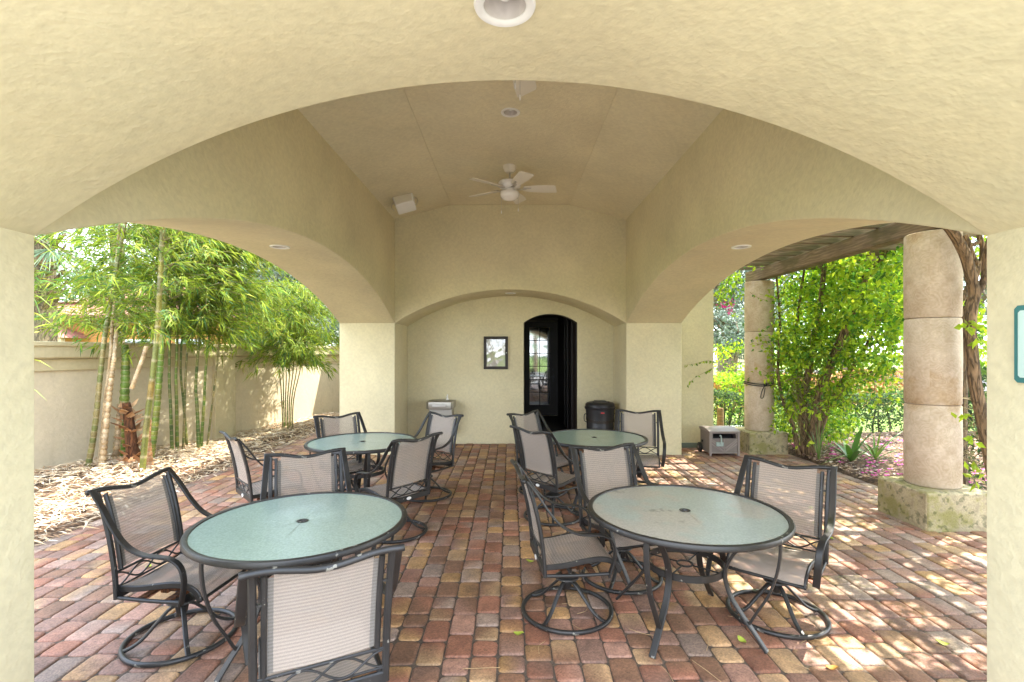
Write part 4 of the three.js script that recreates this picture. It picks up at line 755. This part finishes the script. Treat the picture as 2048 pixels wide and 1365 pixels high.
// ---- broad-leaved foliage helpers
function blob(list, c, rx, ry, rz, n, r, pal, size, wr = 0.7, shell = 0.45) {
  for (let i = 0; i < n; i++) {
    const d = rdir(r), k = Math.pow(r(), shell), p = V(c.x + d.x * rx * k, c.y + d.y * ry * k, c.z + d.z * rz * k), ld = d.clone().multiplyScalar(0.6).addScaledVector(rdir(r), 0.8); ld.y -= 0.25;
    list.push({ p, dir: ld, side: V().crossVectors(ld, rdir(r)), len: size * (0.6 + r() * 0.8), wid: size * wr * (0.6 + r() * 0.7), col: tint(pal[Math.floor(r() * pal.length)], 0.7 + r() * 0.6) });
  }
}
// ---- flowering vine trained over the pergola
const VLEAF = [[0.36, 0.52, 0.03], [0.44, 0.58, 0.035], [0.24, 0.43, 0.03], [0.11, 0.26, 0.04], [0.52, 0.62, 0.045]];
{
  const r = rng(6061), v = thing('flowering_vine', 'big leafy magenta-flowered vine growing between the stone columns', 'vine'), L = [], F = [], tw = [];
  const stems = [
    [[1612, 912, 8.1], [1608, 840, 8.15], [1612, 780, 8.2], [1625, 700, 8.2], [1640, 620, 8.2], [1650, 520, 8.2], [1660, 420, 8.2]],
    [[1622, 912, 8.0], [1630, 850, 8.0], [1640, 790, 8.0], [1665, 720, 7.9], [1700, 640, 7.8], [1715, 590, 7.7], [1736, 548, 7.6], [1762, 520, 7.4], [1790, 440, 7.2]],
    [[1598, 910, 8.1], [1585, 850, 8.2], [1566, 800, 8.3], [1556, 740, 8.3], [1560, 640, 8.4], [1550, 520, 8.5]],
    [[1630, 905, 8.1], [1645, 830, 8.1], [1680, 770, 8.0], [1720, 715, 7.9], [1750, 660, 7.8], [1790, 600, 7.7]],
    [[1616, 900, 8.3], [1600, 790, 8.5], [1590, 700, 8.6], [1600, 600, 8.6], [1615, 500, 8.6]],
    [[1640, 870, 7.9], [1670, 800, 7.8], [1730, 750, 7.7], [1790, 735, 7.6]],
    [[1628, 880, 8.2], [1650, 760, 8.4], [1690, 680, 8.6], [1720, 600, 8.6], [1740, 500, 8.6]]];
  const rad = [[0.075, 0.05, 0.03], [0.08, 0.06, 0.045], [0.04, 0.025, 0.015], [0.05, 0.03, 0.015], [0.045, 0.03, 0.015], [0.03, 0.018, 0.010], [0.04, 0.025, 0.012]];
  stems.forEach((s, i) => {
    const pts = s.map((q) => at(...q)), c = curve(pts); mesh('stem', limb(pts, rad[i], 22, 8), MAT.bark, v);
    for (let k = 0; k < 34; k++) { const t = 0.22 + r() * 0.78, p = c.getPoint(t), dir = V(r() - 0.42, r() * 0.9 - 0.1, r() - 0.5).normalize(), l = 0.4 + r() * 0.8, path = [p.clone()]; for (let j = 1; j < 5; j++) { dir.y -= 0.10; path.push(path[j - 1].clone().addScaledVector(dir, l / 4).addScaledVector(rdir(r), 0.04)); } tw.push(limb(path, [0.007, 0.002], 6, 4)); for (let j = 1; j < 5; j++) blob(L, path[j], 0.15, 0.13, 0.15, 7, r, VLEAF, 0.075); }
  });
  for (let k = 0; k < 60; k++) { const a = r() * 6.28, p = at(1612 + (r() - 0.5) * 30, 900 - r() * 120, 8.1); tw.push(limb([p, p.clone().add(V(Math.cos(a) * 0.1, 0.2, Math.sin(a) * 0.1)), p.clone().add(V(Math.cos(a + 0.6) * 0.2, 0.25 + r() * 0.4, Math.sin(a + 0.6) * 0.2))], [0.008, 0.003], 6, 4)); }
  for (let k = 0; k < 330; k++) { const px = mix(1552, 1830, r()), py = mix(440, 655, r() ** 0.9), d = mix(6.4, 10.4, r()); if ((px - 1021) / 1000 * d < 4.72) continue; blob(L, at(px, py, d), 0.20, 0.17, 0.20, 36, r, VLEAF, 0.092); }
  for (let k = 0; k < 70; k++) { const px = mix(1550, 1720, r()), py = mix(650, 725, r()), d = mix(7.7, 8.9, r()); blob(L, at(px, py, d), 0.18, 0.14, 0.18, 34, r, VLEAF, 0.072); }
  for (let k = 0; k < 44; k++) { const px = mix(1550, 1605, r()), py = mix(700, 890, r()), d = mix(8.3, 9.0, r()); blob(L, at(px, py, d), 0.16, 0.16, 0.16, 26, r, VLEAF, 0.068); }
  for (let k = 0; k < 40; k++) { const px = mix(1636, 1704, r()), py = mix(790, 875, r()), d = mix(8.4, 9.0, r()); blob(L, at(px, py, d), 0.16, 0.14, 0.16, 30, r, VLEAF, 0.068); }
  for (let k = 0; k < 16; k++) { const px = mix(1755, 1805, r()), py = mix(640, 730, r()), d = mix(6.6, 7.4, r()); blob(L, at(px, py, d), 0.13, 0.12, 0.13, 18, r, VLEAF, 0.080); }
  for (let k = 0; k < 22; k++) { const px = mix(1690, 1800, r()), py = mix(735, 790, r()), d = mix(7.2, 7.9, r()); blob(L, at(px, py, d), 0.12, 0.06, 0.12, 9, r, VLEAF, 0.07); }
  for (let k = 0; k < 26; k++) { const px = mix(1432, 1500, r()), py = mix(500, 600, r()), d = mix(8.9, 9.6, r()); blob(L, at(px, py, d), 0.15, 0.13, 0.15, 22, r, VLEAF, 0.066); }
  for (let k = 0; k < 12; k++) { const px = mix(1430, 1485, r()), py = mix(655, 740, r()), d = mix(9.6, 10.2, r()); blob(L, at(px, py, d), 0.16, 0.12, 0.16, 24, r, VLEAF, 0.066); }
  const spray = (pts, n, sz) => { const w = pts.map((q) => at(...q)), c = curve(w); tw.push(limb(w, [0.004, 0.0015], 10, 4)); for (let i = 0; i < n; i++) { const p = c.getPoint(0.08 + 0.92 * r()), d = V(r() - 0.5, -0.2 - r() * 0.4, r() - 0.3); L.push({ p, dir: d, side: V().crossVectors(d, rdir(r)), len: sz * (0.7 + r() * 0.6), wid: sz * 0.6, col: tint(VLEAF[1 + Math.floor(r() * 3)], 0.8 + r() * 0.4) }); } };
  spray([[1432, 724, 8.9], [1412, 722, 8.8], [1390, 728, 8.7], [1368, 730, 8.65]], 20, 0.055); spray([[1428, 735, 8.9], [1410, 745, 8.8], [1390, 756, 8.75], [1374, 772, 8.7]], 20, 0.055);
  spray([[1500, 585, 8.3], [1515, 595, 8.3], [1540, 604, 8.3]], 12, 0.045); spray([[1548, 650, 8.4], [1532, 656, 8.3], [1524, 660, 8.3]], 8, 0.05); spray([[1448, 555, 8.8], [1442, 590, 8.7], [1434, 618, 8.7]], 26, 0.055); spray([[1462, 548, 8.9], [1452, 575, 8.8], [1446, 602, 8.8]], 20, 0.055);
  for (let k = 0; k < 980; k++) {                                    // the roof of leaves on the pergola battens
    const x = mix(2.95, 7.4, r()), d = mix(-0.4, 10.2, r()); if (vnoise(x * 0.9 + 31, d * 0.9 + 7, 64) < 0.30) continue;
    blob(L, V(x, 3.56 + 0.22 * r(), -d), 0.26, 0.12, 0.26, 30, r, VLEAF, 0.085);
  }
  for (let k = 0; k < 10; k++) blob(F, at(mix(1440, 1475, r()), mix(605, 625, r()), 9.2), 0.05, 0.04, 0.05, 6, r, [[1, 1, 1]], 0.04, 0.8);
  mesh('twig', tw, MAT.twig, v).userData.kind = 'stuff';
  mesh('foliage', leaves(L, 'oval'), MAT.leaf, v).userData.kind = 'stuff';
  mesh('blossom', leaves(F, 'oval'), MAT.petal, v).userData.kind = 'stuff';

  const n = thing('woody_vine', 'thick twisting brown vine trunk beside the near stone column', 'vine'), N = [], nt = [];
  mesh('trunk', limb([[1990, 960], [1976, 890], [1964, 830], [1952, 775], [1945, 715], [1940, 655], [1944, 615], [1950, 590], [1944, 560], [1936, 525], [1924, 495], [1906, 465], [1875, 425]].map(([x, y]) => at(x, y, 4.75)), [0.055, 0.052, 0.05, 0.047, 0.044], 40, 10), MAT.bark, n);
  mesh('branch', limb([[1942, 600], [1956, 585], [1968, 560], [1975, 500], [1990, 440]].map(([x, y]) => at(x, y, 4.8)), [0.04, 0.028, 0.022], 16, 8), MAT.bark, n);
  for (const s of [[[1958, 470], [1966, 500], [1958, 540], [1948, 570]], [[1930, 470], [1942, 490], [1966, 480]], [[1925, 640], [1938, 600], [1964, 560]], [[1925, 600], [1950, 545], [1975, 500]], [[1935, 480], [1950, 520], [1972, 545]]]) mesh('branch', limb(s.map(([x, y]) => at(x, y, 5.6)), [0.03, 0.018], 10, 6), MAT.bark, n);
  mesh('stem', limb([[1930, 975], [1928, 860], [1930, 760], [1928, 668]].map(([x, y]) => at(x, y, 5.7)), [0.035, 0.03], 8, 8), MAT.greyBark, n);
  for (let k = 0; k < 40; k++) { const p = at(mix(1926, 1975, r()), mix(800, 965, r()), 5.2 + r() * 0.5); nt.push(limb([p, p.clone().addScaledVector(rdir(r), 0.12), p.clone().addScaledVector(rdir(r), 0.25)], [0.006, 0.002], 6, 4)); }
  for (let k = 0; k < 30; k++) blob(N, at(mix(1925, 1990, r()), mix(470, 720, r()), mix(5.6, 6.4, r())), 0.14, 0.14, 0.14, 16, r, VLEAF, 0.075);
  for (const [x, y] of [[1944, 655], [1950, 675], [1955, 690], [1938, 650], [1950, 880], [1925, 830], [1948, 945], [1954, 962]]) blob(N, at(x, y, 4.68), 0.05, 0.05, 0.04, 5, r, VLEAF.slice(0, 2), 0.075, 0.8);
  mesh('twig', nt, MAT.twig, n).userData.kind = 'stuff';
  mesh('foliage', leaves(N, 'oval'), MAT.leaf, n).userData.kind = 'stuff';
}
// ---- hedge and shrubs
function shrub(name, label, category, group, x0, x1, d0, d1, y0, y1, n, pal, size, seed, stems = 14) {
  const r = rng(seed), t = thing(name, label, category, [0, 0, 0], 0, group), L = [];
  for (let i = 0; i < n; i++) {
    const x = mix(x0, x1, r()), d = mix(d0, d1, r()), e = vnoise(x * 1.7 + 9, d * 1.7, 64) * 0.22 - 0.1, face = r();
    const y = face < 0.35 ? y1 + e - r() * 0.12 : mix(y0, y1 + e, r() ** 0.8), dd = face > 0.35 && face < 0.75 ? mix(d0, d0 + 0.16, r()) - e * 0.5 : d;
    const ld = rdir(r); ld.y += 0.2; L.push({ p: V(x, y, -dd), dir: ld, side: V().crossVectors(ld, rdir(r)), len: size * (0.6 + r() * 0.8), wid: size * 0.55 * (0.6 + r() * 0.7), col: tint(pal[Math.floor(r() * pal.length)], 0.7 + r() * 0.6) });
  }
  for (let i = 0; i < stems; i++) { const x = mix(x0, x1, (i + 0.3 + r() * 0.4) / stems), d = mix(d0, d1, 0.3 + r() * 0.4); mesh('stem', limb([V(x, -0.1, -d), V(x + (r() - 0.5) * 0.1, y0 + 0.1, -d), V(x + (r() - 0.5) * 0.3, mix(y0, y1, 0.8), -d)], [0.022, 0.012], 6, 6), MAT.bark, t); }
  mesh('foliage', leaves(L, 'oval'), MAT.leaf, t).userData.kind = 'stuff';
  return t;
}
const HEDGE = [[0.06, 0.12, 0.04], [0.10, 0.18, 0.05], [0.16, 0.26, 0.06], [0.05, 0.09, 0.05]];
shrub('clipped_hedge', 'clipped dark green hedge behind the mulch bed', 'hedge', null, 3.75, 10.5, 9.9, 10.7, 0.12, 0.84, 16000, HEDGE, 0.06, 71, 30);
shrub('dense_shrub', 'dark shrub behind the near column and vine trunk', 'shrub', null, 5.2, 7.6, 5.7, 6.6, 0.05, 1.55, 5000, HEDGE, 0.07, 72, 8);
{
  const cop = [[0.50, 0.24, 0.10], [0.62, 0.36, 0.16], [0.40, 0.18, 0.10], [0.45, 0.40, 0.12]];
  [[7.6, 9.4, 13.6, 14.8, 1.02, 'copper-leaved shrub beyond the hedge, left of the near column'], [9.7, 11.6, 14.2, 15.4, 1.15, 'larger copper-leaved shrub half behind the near column'], [5.2, 6.7, 13.0, 14.0, 0.95, 'copper-leaved shrub seen beside the far column']].forEach(([a, b, c, d, h, l], i) => shrub('copper_shrub', l, 'shrub', 'copper-leaved shrubs beyond the hedge', a, b, c, d, 0.1, h, 2600, cop, 0.10, 80 + i, 6));
  shrub('bright_shrub', 'sunlit yellow-green shrub beyond the hedge beside the wing wall', 'shrub', null, 4.9, 6.6, 11.6, 12.6, 0.1, 1.15, 3000, VLEAF, 0.08, 90, 6);
}
// ---- strap-leaved plants in the right bed
function strapPlant(label, x, d, n, len, wid, seed, spread, cols, flatLeaf) {
  const r = rng(seed), t = thing('strap_leaf_plant', label, 'plant', [x, 0.04, -d], 0, 'strap-leaved plants in the mulch bed');
  const mats = cols.map((c) => phy({ color: lin(...c), roughness: 0.45, transmission: 0.35 }));
  for (let i = 0; i < n; i++) {
    const a = i / n * 6.283 + r() * 0.5, L = len * (0.65 + r() * 0.5), s = spread * (0.3 + r()), bend = 0.3 + r() * 0.9;
    mesh('blade', grid(2, 9, (u, v) => { const q = v * L, rr = s * q + bend * s * q * q, y = q * (1 - 0.35 * s) - bend * s * 0.9 * q * q, w = wid * Math.sin(Math.PI * clamp(0.12 + v * 0.88)) ** 0.7, k = (u - 0.5) * w; return [Math.cos(a) * rr - Math.sin(a) * k, y + Math.abs(u - 0.5) * w * 0.4, Math.sin(a) * rr + Math.cos(a) * k]; }), mats[i % mats.length], t);
  }
}
strapPlant('broad-leaved lily clump at the foot of the flowering vine', 5.15, 7.55, 9, 0.62, 0.085, 5, 0.55, [[0.10, 0.24, 0.04], [0.16, 0.34, 0.05]]);
strapPlant('small palm-like plant with stiff radiating leaves in the mulch', 5.62, 7.7, 16, 0.66, 0.030, 6, 0.85, [[0.22, 0.38, 0.06], [0.14, 0.28, 0.05]]);
strapPlant('thin grassy tuft beside the far column plinth', 4.78, 7.75, 16, 0.75, 0.014, 7, 0.35, [[0.14, 0.26, 0.05], [0.22, 0.32, 0.08]]);

// ---- trees
function oak(label, x, d, h, R, pal, seed, n = 9000, size = 0.24) {
  const r = rng(seed), t = thing('oak_tree', label, 'tree', [x, -0.15, -d], 0, 'oak trees beyond the garden'), L = [];
  const tp = [V(0, 0, 0), V(0.2 * (r() - 0.5), h * 0.2, 0), V(0.5 * (r() - 0.5), h * 0.45, 0.3), V(0.6 * (r() - 0.5), h * 0.75, 0)];
  mesh('trunk', limb(tp, [h * 0.045, h * 0.032, h * 0.014], 12, 9), MAT.greyBark, t);
  for (let b = 0; b < 16; b++) {
    const a = b * 2.4 + r(), p = V(0, h * (0.25 + 0.4 * r()), 0), e = V(Math.cos(a) * R * (0.5 + 0.45 * r()), h * (0.4 + 0.55 * r()), Math.sin(a) * R * (0.5 + 0.45 * r()));
    mesh('limb', limb([p, p.clone().lerp(e, 0.5).add(V(0, 0.3, 0)), e], [h * 0.014, h * 0.004], 8, 6), MAT.greyBark, t);
    for (let q = 0; q < 6; q++) { const c = p.clone().lerp(e, 0.45 + 0.65 * r()).addScaledVector(rdir(r), R * 0.22); blob(L, c, R * 0.24, R * 0.16, R * 0.24, Math.round(n / 96), r, pal, size, 0.6, 0.5); }
  }
  mesh('crown', leaves(L, 'oval'), MAT.farLeaf, t).userData.kind = 'stuff';
  return t;
}
const OAK = [[0.12, 0.17, 0.11], [0.17, 0.22, 0.15], [0.08, 0.12, 0.075], [0.21, 0.25, 0.18]], OAK2 = [[0.12, 0.18, 0.06], [0.18, 0.25, 0.08], [0.09, 0.14, 0.05]];
oak('grey-green oak beyond the far end of the garden wall', -9.6, 25, 8.5, 4.6, OAK, 11, 12000);
oak('low spreading oak just past the far end of the garden wall', -7.9, 20, 4.6, 3.0, OAK, 17, 9000, 0.16);
oak('oak standing behind the small feathery bamboo', -15.5, 31, 10, 5.4, OAK, 12);
oak('oak behind the orange house', -27, 36, 11, 6, OAK2, 13);
oak('big grey-green oak seen between the wing wall and the far column', 14.2, 33, 12, 6.2, OAK, 14, 14000);
oak('low grey-green oak in front of the big oak beside the far column', 11.6, 26, 5.4, 3.4, OAK, 18, 9000, 0.18);
oak('oak seen through the flowering vine between the columns', 23, 34, 11, 5.6, OAK2, 15);
oak('oak behind the near stone column', 33, 36, 12, 6, OAK, 16);
// ---- cabbage palms
function fanPalm(label, x, d, h, R, seed, fronds, boots) {
  const r = rng(seed), t = thing('cabbage_palm', label, 'palm', [x, -0.1, -d], 0, 'cabbage palms'), col = [[0.16, 0.26, 0.12], [0.20, 0.30, 0.16], [0.12, 0.20, 0.10]];
  mesh('trunk', limb([V(0, 0, 0), V(0.05, h * 0.5, 0), V(0, h, 0)], [R * 1.08, R, R * 0.95], 12, 14), MAT.greyBark, t);
  if (boots) for (let i = 0; i < 46; i++) { const a = i * 2.4, y = h * boots + (h * (1 - boots)) * i / 46; mesh('boot', extrude([[-0.055, 0], [0.055, 0], [0.035, 0.20], [0.06, 0.34], [0.0, 0.27], [-0.06, 0.34], [-0.035, 0.20]], 0.03, 0.006).rotateX(0.42 + r() * 0.2).rotateZ((r() - 0.5) * 0.7).translate(0, y, R * 0.95).rotateY(a), MAT.bark, t); }
  for (let i = 0; i < fronds; i++) {
    const a = i * 2.399, e = mix(1.1, -0.75, i / fronds) + (r() - 0.5) * 0.3, L = 0.9 + r() * 0.4, dir = V(Math.cos(a) * Math.cos(e), Math.sin(e), Math.sin(a) * Math.cos(e)), p0 = V(0, h, 0), p1 = p0.clone().addScaledVector(dir, L); p1.y -= 0.1;
    const fr = new THREE.Group(); fr.name = 'frond'; t.add(fr);
    mesh('stalk', limb([p0, p0.clone().lerp(p1, 0.5).add(V(0, 0.06, 0)), p1], [0.018, 0.010], 6, 5), MAT.twig, fr);
    const side = V(-Math.sin(a), 0, Math.cos(a)), seg = [];
    for (let k = 0; k < 34; k++) { const q = (k / 33 - 0.5) * 3.6, ld = dir.clone().multiplyScalar(Math.cos(q)).addScaledVector(side, Math.sin(q)); ld.y -= 0.25 + 0.25 * r(); seg.push({ p: p1, dir: ld, side: V().crossVectors(ld, V(0, 1, 0.3)), len: 0.75 + r() * 0.25, wid: 0.035, col: tint(col[k % 3], 0.8 + r() * 0.4) }); }
    mesh('fan', leaves(seg), MAT.farLeaf, fr);
  }
}
fanPalm('cabbage palm with old frond bases beyond the garden wall at far left', -9.55, 10.2, 4.15, 0.20, 41, 20, 0.62);
fanPalm('slim palm with a pale trunk beyond the bamboo', -8.85, 11.2, 5.4, 0.13, 42, 14, 0);
fanPalm('palm across the pool deck behind the camera, to the left', -2.6, -10.5, 3.6, 0.17, 43, 18, 0);
fanPalm('palm across the pool deck behind the camera, to the right', 1.9, -12.0, 3.0, 0.17, 44, 18, 0);
shrub('deck_hedge', 'hedge across the pool deck behind the camera', 'hedge', null, -10, 12, -14.6, -13.8, 0.0, 1.3, 7000, HEDGE, 0.16, 99, 6);

// ================================================================ HOUSES
{
  const h = thing('orange_house', 'orange stucco house with clay tile roofs beyond the garden wall', 'house', [-13.6, 0, -20.5]);
  mesh('wall', box(7.0, 3.0, 6, 0, 1.4, 0, 0.02), MAT.orange, h);
  const roofAt = (name, w, dp, y, rise, x, z) => { const g = new THREE.BufferGeometry(), a = w / 2, b = dp / 2, k = Math.max(a - b, 0.01), P = [[-a, 0, b], [a, 0, b], [a, 0, -b], [-a, 0, -b], [-k, rise, 0], [k, rise, 0]], f = [[0, 1, 5], [0, 5, 4], [1, 2, 5], [2, 3, 4], [2, 4, 5], [3, 0, 4], [0, 2, 1], [0, 3, 2]]; g.setAttribute('position', new THREE.Float32BufferAttribute(f.flat().flatMap((i) => [P[i][0] + x, P[i][1] + y, P[i][2] + z]), 3)); g.computeVertexNormals(); return mesh(name, g, MAT.tile, h); };
  const rf = roofAt('roof', 8.0, 7.0, 2.92, 1.7, 0, 0);
  const tiles = []; for (let i = 0; i < 40; i++) { const x = -3.95 + i * 0.2025; tiles.push(new THREE.CylinderGeometry(0.075, 0.09, 2.2, 8, 1, false, 0, Math.PI).rotateZ(Math.PI / 2).rotateX(Math.PI / 2).rotateZ(0).rotateY(Math.PI / 2).rotateX(0).translate(0, 0, 0)); const g = tiles[i]; g.rotateY(Math.PI / 2); g.rotateX(Math.atan2(1.7, 3.5)); g.translate(x, 3.42, 2.5); }
  mesh('tile_course', tiles, MAT.tile, rf);
  mesh('gutter', box(8.1, 0.14, 0.14, 0, 2.90, 3.56, 0.03), MAT.gutter, h);
  mesh('downspout', tube([V(-3.2, 2.84, 3.56), V(-3.2, 2.72, 3.5), V(-3.38, 2.55, 3.1), V(-3.4, 2.3, 3.06), V(-3.4, 0, 3.06)], 0.055, 20, 8), MAT.gutter, h);
  roofAt('porch_roof', 1.6, 1.4, 2.18, 0.42, -1.9, 3.4);
  for (const x of [-2.5, -1.3]) mesh('porch_post', box(0.16, 2.2, 0.16, x, 1.08, 3.95, 0.01), MAT.cream, h);
  for (const x of [0.6, 2.4]) { const w = mesh('window', box(1.0, 1.3, 0.08, x, 1.5, 3.03), MAT.white, h); mesh('pane', box(0.84, 1.14, 0.02, x, 1.5, 3.08), MAT.window, w); }
}
{
  const h = thing('distant_house', 'small pale house far beyond the hedge under the big oak', 'house', [36.0, 0, -86]);
  mesh('wall', box(12, 3.2, 7, 0, 1.5, 0, 0.02), MAT.cream, h);
  const g = extrude([[-6.6, 0], [6.6, 0], [3.4, 2.1], [-3.4, 2.1]], 8).translate(0, 3.05, -4); mesh('roof', g, MAT.asphalt, h);
  mesh('garage_door', box(3.2, 2.3, 0.08, -3.6, 1.1, 3.52), MAT.white, h);
  for (const x of [0.6, 3.6]) { const w = mesh('window', box(1.5, 1.3, 0.08, x, 1.6, 3.52), MAT.white, h); mesh('pane', box(1.3, 1.1, 0.02, x, 1.6, 3.575), MAT.window, w); }
}
renderer.render(scene, camera);
